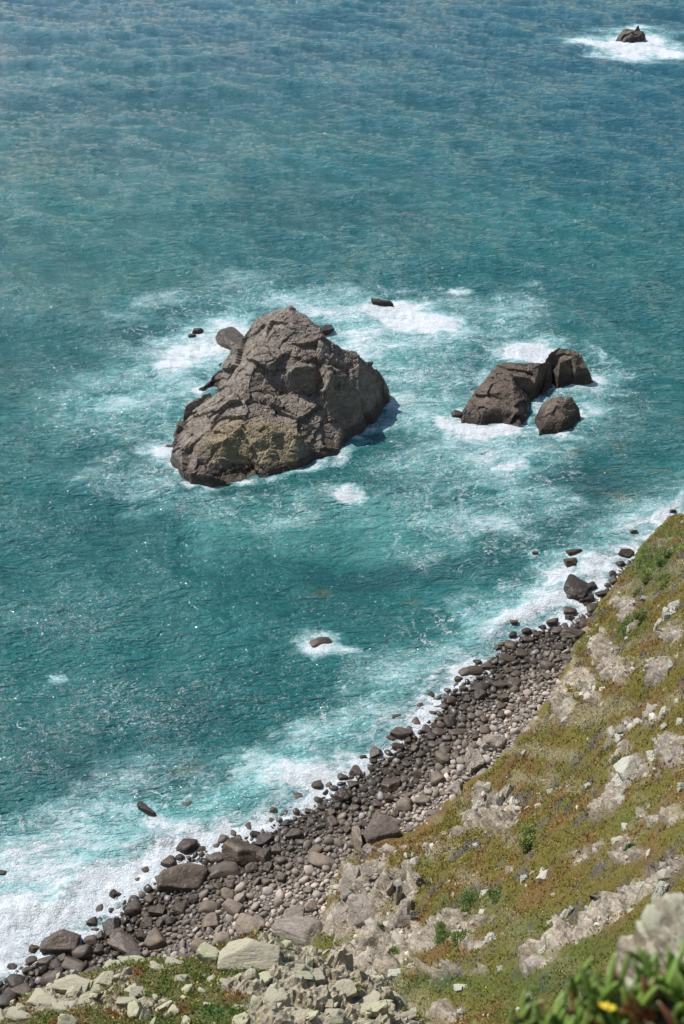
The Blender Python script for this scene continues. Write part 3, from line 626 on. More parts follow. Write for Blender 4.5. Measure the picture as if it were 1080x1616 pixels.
# ------------------------------------------------------------------ beach, shingle
def beach():
    xs = np.r_[-400, -250, -150, -110, np.arange(-80, 85, .5), 110, 160, 260, 420]; ys = np.r_[-300, -150, -60, 0, 20, np.arange(35, 190, .5), 230, 300, 420, 600]
    X, Y = np.meshgrid(xs, ys); x, y = X.ravel(), Y.ravel(); z = beach_h(x, y)
    me = mesh_np('beach', np.stack([x, y, z], -1), gridfaces(len(ys), len(xs)))
    t = NT('beach_grit'); zz = t.n('SeparateXYZ'); t.put(zz.inputs[0], t.pos)
    n = t.noise(t.pos, 3, 5, .7); v = t.voro(t.pos, 4.5); vc = t.voro(t.pos, 4.5, 'F1', 'Color')
    sg = t.n('SeparateColor'); t.put(sg.inputs[0], vc); col = t.mix(n, (.14, .11, .085), (.27, .225, .18)); col = t.mix(sg.outputs[0], t.mix(1, col, (.6, .6, .6), 'MULTIPLY'), t.mix(1, col, (1.3, 1.3, 1.3), 'MULTIPLY')); col = t.mix(t.sstep(v, 0, .12, 1, 0), col, (.03, .025, .02))
    col = t.mix(t.sstep(zz.outputs[2], 0, 1.3, 1, 0), col, t.mix(1, col, (.35, .34, .3), 'MULTIPLY'))
    tag(obj('beach', me, t.done(t.bsdf(col, .8, t.bump(v, .8, .2)))), kind='structure')
beach()

def pebble_mat():
    t = NT('shingle_stone'); c = t.attr('Col', 'Color'); n = t.noise(t.pos, 5, 4, .6)
    col = t.mix(1, c, t.mix(n, (.75, .75, .75), (1.25, 1.25, 1.25)), 'MULTIPLY')
    return t.done(t.bsdf(col, t.madd(t.attr('wet'), -.45, .8), t.bump(t.noise(t.pos, 9, 3), .4, .03), .4))
def scatter(n, smin, smax, region, used, seed, sizefn):
    """dart throwing on a coarse hash grid"""
    r = np.random.default_rng(seed); cell = 1.0; grid = {}
    for (x, y, q) in used:
        k = int(q // cell) + 1
        for i in range(-k, k + 1):
            for j in range(-k, k + 1): grid.setdefault((int(x // cell) + i, int(y // cell) + j), []).append((x, y, q))
    out = []
    XY = region(r, n); S = sizefn(XY[:, 0], XY[:, 1], r)
    order = np.argsort(-S)
    for idx in order:
        x, y = XY[idx]; q = S[idx]; i0, j0 = int(x // cell), int(y // cell); ok = True
        for i in (-1, 0, 1):
            for j in (-1, 0, 1):
                for (a, b, c) in grid.get((i0 + i, j0 + j), ()):
                    if (a - x) ** 2 + (b - y) ** 2 < ((c + q) * .80) ** 2: ok = False; break
                if not ok: break
            if not ok: break
        if ok: grid.setdefault((i0, j0), []).append((x, y, q)); out.append((x, y, q))
    return np.array(out)
def shore_region(smin, smax):
    def f(r, n):
        P = np.stack([r.uniform(-45, 62, n * 3), r.uniform(55, 168, n * 3)], -1); s, _ = shore(P[:, 0], P[:, 1]); P = P[(-s > smin) & (-s < smax)][:n]
        px, py, dd = PIX(np.c_[P, 0 * P[:, 0]]); m = (px > -120) & (px < 1200) & (hill_h(P[:, 0], P[:, 1]) < beach_h(P[:, 0], P[:, 1]) + .8)
        return P[m]
    return f
def beach_stones():
    def sz_mid(x, y, r):
        s, _ = shore(x, y); return np.clip(r.lognormal(-.80, .34, len(x)), .28, 1.1) * np.where(-s > 6, .72, 1)
    Mid = scatter(2600, 0, 0, shore_region(-3.5, 15), USED, 21, sz_mid)
    px, py, dd = PIX(np.c_[Mid[:, :2], beach_h(Mid[:, 0], Mid[:, 1])])
    score = Mid[:, 2] / dd * ((px > 0) & (px < 1080) & (py < 1600)); pick = np.argsort(-score)[:300 - len(BL)]; Mid = Mid[pick]; px, py = px[pick], py[pick]
    s, _ = shore(Mid[:, 0], Mid[:, 1])
    for k, (x, y, q) in enumerate(Mid):
        r = random.Random(k); z = float(beach_h(np.array([x]), np.array([y]))[0]); kd = r.choice(('round', 'mid', 'mid', 'ang', 'ang')); sea_ = s[k]
        along = 'lower left end' if px[k] < 260 else 'lower part' if px[k] < 480 else 'middle' if px[k] < 680 else 'upper part' if px[k] < 840 else 'far top end'
        if sea_ > .4: lb = f'small wave-washed rock poking out of the foam off the {along} of the beach'
        elif sea_ > -4: lb = f'wet dark cobble by the swash line at the {along} of the beach'
        elif sea_ > -9: lb = f'brown cobble halfway up the shingle at the {along} of the beach'
        else: lb = f'dry greyish cobble high on the shingle at the {along} of the beach'
        m = B if sea_ > -6 or r.random() < .4 else G
        if r.random() < .15: m = D if sea_ > -5 else G
        if sea_ > .3: z = max(z, -.35)
        a = r.uniform(.72, 1.05); c = r.uniform(.55, .8)
        rock('boulder', kd, r.randrange(7), (x, y, z + q * c * .35), (q, q * a, q * c), (r.uniform(-.3, .3), r.uniform(-.3, .3), r.uniform(0, 6.28)), m, lb, 'boulder', 'cobbles along the ' + along + ' of the beach')
        USED.append((x, y, q * .85))
        if sea_ > -1: FOOT.append((x, y, q * .5))
    def sz_small(x, y, r):
        s, _ = shore(x, y); f = sst(3, 14, -s + 3 * fbm2(x, y, .08, 2, 31)); return np.clip(r.lognormal(-1.85, .5, len(x)) * (1 - .42 * f), .075, .55)
    A = scatter(150000, 0, 0, shore_region(-2.5, 36), USED, 23, sz_small)
    print('pebbles', len(A))
    libs = [rockshape(500 + i, 2, planes=8 + i % 4, soft=(.14, .05, .09)[i % 3], rough=.08, lo=(.75, .6, .68)[i % 3]) for i in range(10)]
    r = np.random.default_rng(8); x, y, q = A.T; z = beach_h(x, y); s, _ = shore(x, y); Vs, Fs, Cs, Ws = [], [], [], []; off = 0
    dry = sst(2, 11, -s + 4 * fbm2(x, y, .1, 3, 33))
    base = np.array([.18, .148, .115])[None] * (1 - dry)[:, None] + np.array([.38, .315, .25])[None] * dry[:, None]
    tint = r.lognormal(0, .26, len(x))[:, None] * (1 + r.normal(0, .018, (len(x), 3))); col = base * tint
    gl = r.random(len(x)) < .06; col[gl] = np.array([.42, .37, .33]); wet = sst(5, .5, -s)
    col *= (1 - .5 * wet)[:, None]
    for L in range(10):
        ids = np.arange(L, len(x), 10); V0, F0 = libs[L]; m = len(ids)
        a = r.uniform(0, 6.28, m); tl = r.normal(0, .25, (m, 2)); sc = np.stack([q[ids], q[ids] * r.uniform(.65, 1, m), q[ids] * r.uniform(.5, .8, m)], -1)
        P = V0[None] * sc[:, None]; ca, sa = np.cos(a)[:, None], np.sin(a)[:, None]
        X = P[..., 0] * ca - P[..., 1] * sa; Y = P[..., 0] * sa + P[..., 1] * ca; Z = P[..., 2] + X * tl[:, :1] + Y * tl[:, 1:]
        P = np.stack([X + x[ids, None], Y + y[ids, None], Z + (z[ids] + sc[:, 2] * .35)[:, None]], -1)
        Vs.append(P.reshape(-1, 3)); Fs.append((F0[None] + (np.arange(m) * len(V0))[:, None, None] + off).reshape(-1, 3)); off += m * len(V0)
        Cs.append(np.repeat(col[ids], len(V0), 0)); Ws.append(np.repeat(wet[ids], len(V0)))
    me = mesh_np('shingle', np.concatenate(Vs), np.concatenate(Fs), True, dict(Col=np.concatenate(Cs), wet=np.concatenate(Ws)))
    tag(obj('shingle', me, pebble_mat()), 'countless small rounded grey and brown stones of the shingle beach', 'shingle', kind='stuff')
beach_stones()
sea()

# ------------------------------------------------------------------ HILLSIDE
BARE = [(965,1040,26,60,-35,.9),(990,960,18,50,-25,.8),(920,1075,24,46,-35,1.),(890,1110,14,40,0,.9),(850,1150,14,14,0,.5),(780,1275,42,42,0,.95),(745,1290,30,20,0,.8),(690,1335,60,8,-25,.7),
 (590,1400,52,60,0,1.1),(560,1440,50,60,0,1.2),(640,1400,30,60,5,.9),(660,1400,20,40,0,.6),(600,1500,80,36,-15,1.1),(680,1480,90,22,-18,1.1),(560,1540,60,30,0,1.0),(740,1490,46,16,10,.85),(620,1540,60,14,-10,.7),
 (1010,1140,60,14,-25,.8),(1000,1215,50,40,-30,1.0),(960,1280,40,24,-40,.8),(1060,1190,30,34,0,.8),(1000,1350,34,16,0,.7),(1040,1060,40,20,-40,.75),(1060,1000,30,20,-40,.7),(960,1170,60,12,-30,.55),
 (900,1480,70,12,-35,.85),(990,1420,90,20,-28,.9),(1050,1380,60,20,-30,.9),(850,1525,40,10,-30,.8),(740,1535,60,9,0,.7),(700,1545,30,14,0,.6),(820,1380,30,14,-15,.5),(900,1290,60,9,-20,.5),(1030,1300,60,24,-15,.6),(940,1340,100,12,-14,.55),(860,1260,34,10,-30,.4),(700,1600,90,20,0,.6),(820,1590,60,14,0,.5)]
GREEN = [(1030,890,30,40,-30,.7),(860,1560,140,40,0,.8),(700,1555,90,16,0,.9),(940,1500,70,30,-20,.8),(850,1470,60,30,0,.5),(740,1430,60,20,0,.6),(1000,990,30,18,-30,.9),(620,1350,0.1,0.1,0,0)]
def vegcol(x, y, z, r=None):
    px, py, dd = PIX(np.stack([x, y, z], -1)); n = len(x)
    a = fbm2(x, y + z, .09, 4, 41); b = fbm2(x + z, y, .22, 4, 42); c = fbm2(x, y, .75, 3, 43); d = fbm2(x + 9, y + z, .35, 4, 44)
    olive, green, rust, grey, pale = (np.array(q) for q in ((.19, .155, .036), (.135, .16, .04), (.22, .125, .045), (.15, .125, .11), (.31, .265, .15)))
    col = olive + (green - olive) * sst(-.05, .5, a + .3 * c)[:, None]
    col = col + (rust - col) * (sst(-.05, .35, b + .35 * c) * .8)[:, None]
    col = col + (pale - col) * (sst(.0, .42, d + .25 * a) * .85)[:, None]
    col = col + (grey - col) * (sst(.22, .42, fbm2(x * .6 + z, y * 1.3, .45, 4, 45)) * .85)[:, None]
    g = .72 * np.clip(blobs(px, py, GREEN), 0, 1)[:, None]; col = col + (np.array([.065, .125, .022]) - col) * g
    return col * 1.28
def bareness(x, y, z, slope):
    px, py, dd = PIX(np.stack([x, y, z], -1))
    n = fbm2(x + z * .5, y, .3, 5, 47)
    b = blobs(px + 14 * fbm2(x, y, .25, 3, 48), py + 14 * fbm2(x, y, .25, 3, 49), BARE) * .98 + n * .5 + .45 * sst(2.4, 4.0, slope) * sst(-5, 5, y) + .25 * sst(.4, .7, fbm2(x, y + z, .16, 5, 50, .6))
    return sst(.40, .66, b)
def hillside():
    xs = np.r_[-420, -250, -160, -110, np.arange(-80, -30, 2.), np.arange(-30, 66, .24), np.arange(66, 120, 2.), 160, 230, 400]
    ys = np.r_[-420, -250, -120, -60, np.arange(-30, 16, 2.), np.arange(16, 152, .24), np.arange(153, 210, 3.), 260, 400]
    X, Y = np.meshgrid(xs, ys); x, y = X.ravel(), Y.ravel(); z = hill_h(x, y); bh = beach_h(x, y)
    z = np.where((np.abs(x) > 150) | (y < -60), np.clip(z, -20, 110), z)
    V = np.stack([x, y, z], -1); N = gnormals(V, len(ys), len(xs)); slope = np.hypot(N[:, 0], N[:, 1]) / np.maximum(N[:, 2], .05)
    bare = bareness(x, y, z, slope)
    # fractured rock where bare or steep
    k = sst(.3, .9, bare) * sst(0, 3, z - bh); Wp = V + .8 * np.stack([fbm(V * .3 + 5, 2), fbm(V * .3 + 9, 2), fbm(V * .3 + 13, 2)], -1)
    idx = np.nonzero(k > .02)[0]; d = np.zeros(len(V)); Q = V[idx] * .85 + Wp[idx] * .15; Q = np.stack([(Q[:, 0] + Q[:, 1]) * .9, (Q[:, 1] - Q[:, 0]) * 1.5, Q[:, 2] * .5], -1)
    for s, a, tl, cr in ((.28, 1.3, 1.4, .10), (.7, .6, 1.3, .2), (1.7, .22, 1.2, .35)):
        d[idx] += a * facets(Q * s + 4.4, tl, cr, .1) + .1 * a
    V = V + N * (d * k * .75)[:, None] + N * ((1 - bare) * (.30 * fbm2(x, y, .8, 4, 51) + .12))[:, None] * (z > bh)[:, None]
    Fc = gridfaces(len(ys), len(xs)); keep = ((z - bh)[Fc].max(1) > -1.2)
    soil = np.array([.30, .25, .185]); rockc = np.array([.29, .24, .195]); sandy = np.array([.36, .295, .205])
    px, py, _ = PIX(V); lowface = sst(1.3, 2.4, slope)[:, None]
    bc = soil + (rockc - soil) * lowface; bc = bc + (sandy - bc) * (sst(.1, .5, fbm2(x, y, .14, 3, 53))[:, None] * .6)
    bc = bc * (1 + .35 * fbm2(x, y + z, .9, 4, 54))[:, None]
    col = vegcol(x, y, z) * .55; col = col * (1 - bare[:, None]) + bc * bare[:, None]  # ground under the tufts darkened: shade between plants put into the colour
    V2, F2, at = compact(V, Fc[keep], dict(Col=np.c_[col, np.ones(len(col))], bare=bare))
    me = mesh_np('hillside', V2, F2, True, at)
    t = NT('hillside_ground'); c = t.attr('Col', 'Color'); ba = t.attr('bare'); n = t.noise(t.pos, 1.4, 6, .7); n2 = t.noise(t.pos, 6, 4, .7); v = t.voro(t.warp(t.pos, 1, .5), 1.1)
    col = t.mix(1, c, t.mix(t.sstep(n2, .3, .7), (.62, .62, .62), (1.4, 1.4, 1.4)), 'MULTIPLY')
    col = t.mix(t.mul(t.sstep(n, .5, .66), t.mul(ba, .55)), col, (.42, .38, .31))
    ca_ = t.n('SeparateColor'); t.put(ca_.inputs[0], t.voro(t.warp(t.pos, 1.2, .4), 1.3, 'F1', 'Color')); cb_ = t.n('SeparateColor'); t.put(cb_.inputs[0], t.voro(t.pos, 3.6, 'F1', 'Color'))
    cell = t.add(t.mul(ca_.outputs[0], .5), t.mul(cb_.outputs[1], .5)); gg = t.n('CombineColor'); cv = t.madd(cell, 1.15, .42)
    for q in range(3): t.put(gg.inputs[q], cv)
    col = t.mix(t.mul(ba, .85), col, t.mix(1, col, gg.outputs[0], 'MULTIPLY'))
    h = t.add(t.add(t.mul(n, .6), t.mul(t.mul(cell, ba), .7)), t.add(t.mul(n2, .3), 0.0))
    tag(obj('hillside', me, t.done(t.bsdf(col, .9, t.bump(h, .9, .35), .2))), kind='structure')
hillside()

def leaf_mat(name='ground_cover_leaf', tr=.25):
    t = NT(name); c = t.attr('Col', 'Color'); b = t.bsdf(c, .6, None, .3); tl = t.n('BsdfTranslucent'); t.put(tl.inputs[0], c)
    m = t.n('MixShader'); m.inputs[0].default_value = tr; t.put(m.inputs[1], b); t.put(m.inputs[2], tl.outputs[0]); return t.done(m.outputs[0])
M['leaf'] = leaf_mat()
def tufts(P, size, col, seed, blades=6, nrm=(0, 0, 1), up=.6, wid=.3):
    """P n x 3 -> triangles radiating from each point"""
    r = np.random.default_rng(seed); n = len(P)
    a = r.uniform(0, 6.28, (n, blades)); el = r.uniform(.15, 1, (n, blades)) * up + .1; L = size[:, None] * r.uniform(.6, 1.1, (n, blades))
    d = np.stack([np.cos(a) * np.cos(el * 1.5), np.sin(a) * np.cos(el * 1.5), np.sin(el * 1.5)], -1) * L[..., None]
    side = np.stack([-np.sin(a), np.cos(a), r.uniform(-.4, .4, a.shape)], -1) * (L * wid)[..., None]
    o = P[:, None] + np.stack([r.normal(0, 1, a.shape), r.normal(0, 1, a.shape), 0 * a], -1) * size[:, None, None] * .35
    T = np.stack([o + side + d * .3, o - side + d * .3, o + d], 2).reshape(-1, 3)
    F_ = np.arange(len(T)).reshape(-1, 3); c = np.repeat(np.repeat(col, blades, 0) * r.lognormal(0, .22, (n * blades, 1)), 3, 0)
    return T, F_, c
def ground_cover():
    r = np.random.default_rng(12); n = 330000
    x = np.r_[r.uniform(-2, 62, n), r.uniform(-2, 34, 110000)]; y = np.r_[r.uniform(40, 150, n), r.uniform(12, 40, 110000)]; z = hill_h(x, y); px, py, dd = PIX(np.stack([x, y, z], -1))
    m = (px > 480) & (px < 1180) & (py > 780) & (py < 1680) & (z > beach_h(x, y) + .5); x, y, z, dd = x[m], y[m], z[m], dd[m]
    e = .5; sl = np.hypot(hill_h(x + e, y) - z, hill_h(x, y + e) - z) / e
    b = bareness(x, y, z, sl); m = (r.random(len(x)) > b * 1.0) & (r.random(len(x)) < .35 + .65 * sst(-.25, .15, fbm2(x, y, 1.1, 3, 58))); x, y, z, dd = x[m], y[m], z[m], dd[m]
    print('tufts', len(x))
    col = vegcol(x, y, z); f = r.random(len(x)); col[f < .006] = (.55, .45, .05); col[(f > .006) & (f < .010)] = (.6, .58, .45)
    sz = r.uniform(.12, .30, len(x)) * np.clip(dd / 90, .6, 1.15)
    T, F_, c = tufts(np.stack([x, y, z + .10 + .28 * fbm2(x, y, .8, 4, 51)], -1), sz, col, 13, 5)
    me = mesh_np('ground_cover', T, F_, False, dict(Col=c)); tag(obj('ground_cover', me, M['leaf']), 'low mat of green, olive and rusty succulents and grass over the slope', 'ground cover', kind='stuff')
ground_cover()

# shrubs
def shrub(px, py, w, h, col, label, seed, hf=None, k=260, name='shrub'):
    base = on_surface(px, py, hf or hill_h); d = dist(base); R0 = w / 2 * d / F; H = h / 2 * d / F * 1.25
    root = bpy.data.objects.new(name, None); C.objects.link(root); root.location = base; tag(root, label, 'shrub', 'bushes on the slope'); root.empty_display_size = .3
    r = np.random.default_rng(seed); lumps = 7; n = 2600
    cs = np.stack([r.uniform(-.7, .7, lumps) * R0, r.uniform(-.5, .5, lumps) * H * 1.2, r.uniform(.15, .8, lumps) * H * .8], -1); rr = r.uniform(.3, .55, lumps) * (R0 + H) * .5
    w_ = r.integers(0, lumps, n); v = r.normal(size=(n, 3)); v /= np.linalg.norm(v, axis=1)[:, None]
    P = cs[w_] + v * (rr[w_] * r.uniform(.55, 1.05, n))[:, None]; P = P[P[:, 2] > -.4]
    c = 1.9 * np.array(col)[None] * np.exp(.35 * fbm(P * 2.2 + seed, 3))[:, None]
    T, F_, cc = tufts(P, r.uniform(.10, .22, len(P)) * max(.5, d / 90), c, seed, 3, up=.9, wid=.22)
    o = obj('foliage', mesh_np('foliage', T, F_, False, dict(Col=cc)), M['leaf'], root)
    V0, F0 = ico(2); Vs, Fs = [], []
    for i in range(5):
        t = np.linspace(0, 1, 6); tip = cs[i % lumps]; ring = []
        for j, tt in enumerate(t):
            rad = .05 * (1 - .7 * tt) * max(R0, .6); a = np.linspace(0, 6.283, 7)[:-1]; ring.append(np.stack([np.cos(a) * rad + tip[0] * tt, np.sin(a) * rad + tip[1] * tt, np.full(6, tip[2] * tt - .15 * (1 - tt))], -1))
        Vr = np.concatenate(ring); f = [(j * 6 + q, j * 6 + (q + 1) % 6, (j + 1) * 6 + (q + 1) % 6, (j + 1) * 6 + q) for j in range(5) for q in range(6)]
        Fs.append(np.array(f) + len(Vr) * i); Vs.append(Vr)
    t = NT('twig_bark') if 'bark' not in M else None
    if t: M['bark'] = t.done(t.bsdf(t.mix(t.noise(t.pos, 20), (.07, .05, .035), (.14, .11, .08)), .9))
    obj('stem', mesh_np('stem', np.concatenate(Vs), np.concatenate(Fs)), M['bark'], root)
    return root
LG, MG, GG = (.15, .17, .055), (.11, .14, .045), (.16, .17, .09)
for i, a in enumerate([(838,1335,36,50,LG,'tall feathery light green bush standing alone on the olive slope'),(745,1432,60,36,MG,'wide green bush on the left of the hollow rim'),(785,1424,50,34,MG,'green bush on the right of the hollow rim'),
  (702,1482,28,38,MG,'green bush in the sandy hollow, left of two'),(728,1488,24,30,MG,'smaller green bush in the sandy hollow, right of two'),(995,994,30,36,MG,'bright green bush beside the upper cliff face'),(1015,978,26,26,LG,'paler bush adjoining the bright green one by the upper cliff'),
  (1022,918,22,32,LG,'upright pale green bush just under the top of the far cliff'),(1050,895,34,36,MG,'green bush cluster high on the far cliff'),(1046,925,26,30,LG,'grassy green bush below the high cluster of the far cliff'),(1008,938,18,20,GG,'grey-green bush on the far cliff lip'),
  (995,1345,16,14,(.04,.08,.025),'small dark green bush below two pale rocks'),(626,1516,22,26,MG,'small bush on the scree above the hidden gully'),(975,1205,16,14,GG,'tiny grey-green bush left of the large pale outcrop')]):
    shrub(*a, seed=60 + i)

# outcrops on the hillside
OC = [(1000,1212,56,40,-30,'large pale craggy outcrop on the right of the slope'),(985,1230,34,26,-20,'craggy block on the lower left of the large pale outcrop'),(1040,1195,34,26,-25,'pale block right behind the large outcrop'),
 (992,1310,28,22,0,'whitish domed rock, upper of two pale rocks above the dark bush'),(980,1327,28,14,10,'whitish flat rock, lower of two pale rocks above the dark bush'),(1078,1245,14,24,0,'rounded grey rock cut by the right picture edge'),
 (980,1168,12,18,-20,'thin pale standing rock, middle of the upper right slope'),(1050,1125,26,16,-20,'pale boulder with ledges near the right edge of the upper slope'),(1052,1145,18,10,-30,'small pale wedge under the ledged boulder'),(1076,1140,16,16,0,'pale rock at the right edge beside the ledged boulder'),
 (1038,1172,14,16,-30,'narrow pale rock above the large outcrop'),(1030,1044,16,12,0,'small white block alone on the upper slope'),(1062,1050,12,22,-20,'thin upright pale rib on the upper slope'),(1056,975,18,34,-30,'orange-stained rock rib at the upper right'),(1040,992,14,26,-35,'orange-stained rib below the first one at the upper right'),(1070,955,22,20,-20,'rusty tan rock at the right edge of the upper slope'),
 (830,1390,12,20,0,'left stub of a row of small grey rocks in the middle slope'),(845,1381,14,12,0,'middle stub of the row of small grey rocks'),(858,1375,14,16,0,'right stub of the row of small grey rocks'),
 (877,1412,16,10,-25,'small pale flat rock right of the grey row'),(872,1458,20,14,-20,'pale wedge, left of a small rock group in the lower slope'),(893,1447,12,22,-10,'dark-faced upright rock in the lower slope group'),(901,1442,10,26,-20,'thin pointed pale rock beside the dark-faced one'),(897,1462,14,12,0,'pale stone at the foot of the thin pointed rock'),(928,1434,12,10,-20,'small pale block above the lower slope group'),
 (859,1506,12,24,0,'upright tan rock alone in green grass'),(915,1491,12,14,0,'small pale upright rock right of the tan upright one'),(912,1466,8,10,0,'tiny stone between the lower slope rocks'),
 (1020,1480,22,36,-30,'grey ribbed rock near the lower right of the slope'),(1045,1415,20,44,-30,'long grey ribbed rock leaning beside the blurred foreground rock'),(1000,1440,20,16,-20,'tan crumbling rock on the scree streak'),(1015,1400,18,16,-10,'tan rock at the top of the scree streak'),
 (930,1240,14,10,0,'pale flake in the middle of the slope'),(985,1262,30,18,-30,'dark-shadowed rock under the large outcrop'),(940,1275,28,18,-25,'tan broken rock left below the large outcrop'),(960,1255,22,14,-30,'small broken rock between outcrop and its lower ledge'),
 (855,1270,20,10,-20,'grey flake on the crest of the cliff spur'),(832,1282,24,12,-20,'long grey rock lying on the spur crest'),(870,1250,14,10,-10,'small buff stone above the spur'),(1030,1345,24,14,-15,'pale rock on the dry grass at the right'),
 (805,1255,10,44,-4,'thin upright rock rib, right of the cliff spur'),(790,1270,10,46,-3,'thin upright rock rib in the middle of the cliff spur'),(774,1278,9,42,-8,'thin upright rock rib, left of the cliff spur'),(752,1286,18,42,14,'pale leaning blade at the left edge of the cliff spur'),
 (660,1398,24,46,8,'rounded grey rock bulging from the lower cliff face'),(648,1440,12,50,5,'tall pale rib of the lower cliff face'),(630,1420,12,60,2,'tallest thin rib in the lower cliff face'),(658,1452,14,38,6,'grey rib right of the tall pale one'),(618,1410,10,46,0,'left rib of the lower cliff face'),(612,1345,30,20,30,'pale block on top of the lower cliff nose'),(640,1340,30,12,28,'long pale rib running up from the cliff nose'),
 (560,1390,40,56,-5,'broad smooth grey rock face at the beach foot of the cliff nose'),(590,1375,34,30,-10,'fractured grey block of the cliff nose'),(548,1450,34,40,0,'grey rock buttress above the pale slab'),(580,1440,40,60,-8,'cracked grey buttress in the lower cliff'),(585,1345,30,22,20,'grey stepped block behind the cliff nose'),
 (775,1488,30,24,-25,'pale leaning rock at the right of the sandy hollow'),(738,1560,40,14,-5,'flat pale slab in the lower grass'),(632,1537,36,16,8,'white sloping boulder at the left of the lower grass'),(795,1530,22,12,-10,'pale low rock in the lower grass, right'),(835,1580,20,26,0,'pale broken rock in the bottom grass'),(950,1555,12,8,0,'little pale stone near the foreground plants')]
for i, (px, py, w, h, rot, lb) in enumerate(OC):
    p = on_surface(px, py, hill_h); d = dist(p); sx = w / 2 * d / F; hm = h / 2 * d / F; tall = h > w * 1.4
    grey = 540 < px < 670 and 1330 < py < 1470
    sx = sx * (1.35 if tall else 1.0); sy, sz = (sx * 1.1, hm * 1.25) if tall else (hm * 1.1, hm * .85)
    r = random.Random(i); o = rock('rock_outcrop', 'spire' if i % 3 else 'ang', i % 7, (p[0], p[1], p[2] - sz * .1), (sx * 1.08, sy, sz), (r.uniform(-.15, .15), r.uniform(-.2, .2), R(-rot) * (0 if tall else 1) + r.uniform(-.2, .2)), M['slab'] if grey else M['outcrop'], lb, 'rock')
# loose stones on scree
def scree():
    r = np.random.default_rng(77); n = 60000; x = r.uniform(-2, 62, n); y = r.uniform(24, 150, n); z = hill_h(x, y); px, py, dd = PIX(np.stack([x, y, z], -1)); bh = beach_h(x, y)
    m = (px > 480) & (px < 1180) & (py > 780) & (py < 1680) & (z > bh + .6); x, y, z, dd = x[m], y[m], z[m], dd[m]
    sl = np.hypot(hill_h(x + .5, y) - z, hill_h(x, y + .5) - z) / .5; b = bareness(x, y, z, sl); m = r.random(len(x)) < b * .36 * sst(3.2, 1.5, sl) + .02; x, y, z, dd = x[m], y[m], z[m], dd[m]
    q = np.clip(r.lognormal(-1.9, .6, len(x)), .06, .6) * np.clip(dd / 90, .5, 1.2); print('scree', len(x))
    Vs, Fs, Cs = [], [], []; off = 0
    for L in range(8):
        V0, F0 = rockshape(700 + L, 1 if L else 2, planes=8, soft=.04, rough=.05, lo=.6); ids = np.arange(L, len(x), 8); k = len(ids)
        sc = np.stack([q[ids] * r.uniform(.7, 1.3, k), q[ids] * r.uniform(.6, 1, k), q[ids] * r.uniform(.5, 1., k)], -1); a = r.uniform(0, 6.28, k)[:, None]
        P = V0[None] * sc[:, None]; P = np.stack([P[..., 0] * np.cos(a) - P[..., 1] * np.sin(a) + x[ids, None], P[..., 0] * np.sin(a) + P[..., 1] * np.cos(a) + y[ids, None], P[..., 2] + z[ids, None] + .02], -1)
        Vs.append(P.reshape(-1, 3)); Fs.append((F0[None] + (np.arange(k) * len(V0))[:, None, None] + off).reshape(-1, 3)); off += k * len(V0)
        c = np.array([.36, .32, .26]) * r.lognormal(0, .22, (k, 1)); Cs.append(np.repeat(c, len(V0), 0))
    t = NT('scree_stone'); m_ = t.done(t.bsdf(t.mix(1, t.attr('Col', 'Color'), t.mix(t.noise(t.pos, 6, 3), (.7, .7, .7), (1.3, 1.3, 1.3)), 'MULTIPLY'), .9, None, .3))
    me = mesh_np('scree', np.concatenate(Vs), np.concatenate(Fs), False, dict(Col=np.concatenate(Cs))); tag(obj('scree', me, m_), 'small pale loose stones strewn over the slope', 'scree', kind='stuff')
scree()

# ------------------------------------------------------------------ LEDGE in the foreground
LP = [(-30,1640,74),(0,1600,74),(40,1575,74.2),(90,1552,74.2),(150,1535,74.4),(200,1520,74.5),(260,1512,74.6),(310,1515,74.6),(360,1490,75),(400,1470,75.2),(450,1485,75),(500,1500,74.6),(545,1520,74.3),(590,1545,74),(630,1575,73.8),(680,1612,73.6),
 (100,1600,75.2),(200,1570,75.4),(300,1560,75.6),(400,1540,75.6),(500,1560,75.3),(580,1590,74.8),(100,1660,76.4),(300,1640,76.8),(450,1620,76.6),(600,1650,76),(300,1800,79.5),(0,1750,78),(600,1780,79)]
LW = [tuple(AT(*p)) for p in LP]
for p in LP[:16]:
    q = AT(*p); LW += [(q[0] + (q[0] + 2) * .05, q[1] + .5, q[2] - 1.4), (q[0] + (q[0] + 2) * .15, q[1] + 1.7, q[2] - 6)]
for p in ((-8, 6, 86), (0, 6, 88), (5, 8, 84), (6, 16, 70), (8, 20, 62), (-16, 14, 71), (-14, 18, 66), (-16, 22, 60), (4, 23, 64), (-6, 26, 62), (0, 27, 62), (-12, 26, 60)): LW.append(p)
_lf = rbf(LW)
def ledge_h(x, y):
    x = np.asarray(x, float); y = np.asarray(y, float); z = _lf(x, y); z = z + .16 * fbm2(x, y, .7, 4, 61) + .09 * np.abs(fbm2(x, y, 2.2, 3, 62))
    return np.where(y < 16, np.minimum(z, CAMZ - y * math.tan(R(56.5)) - .5), z)
LROCK = []
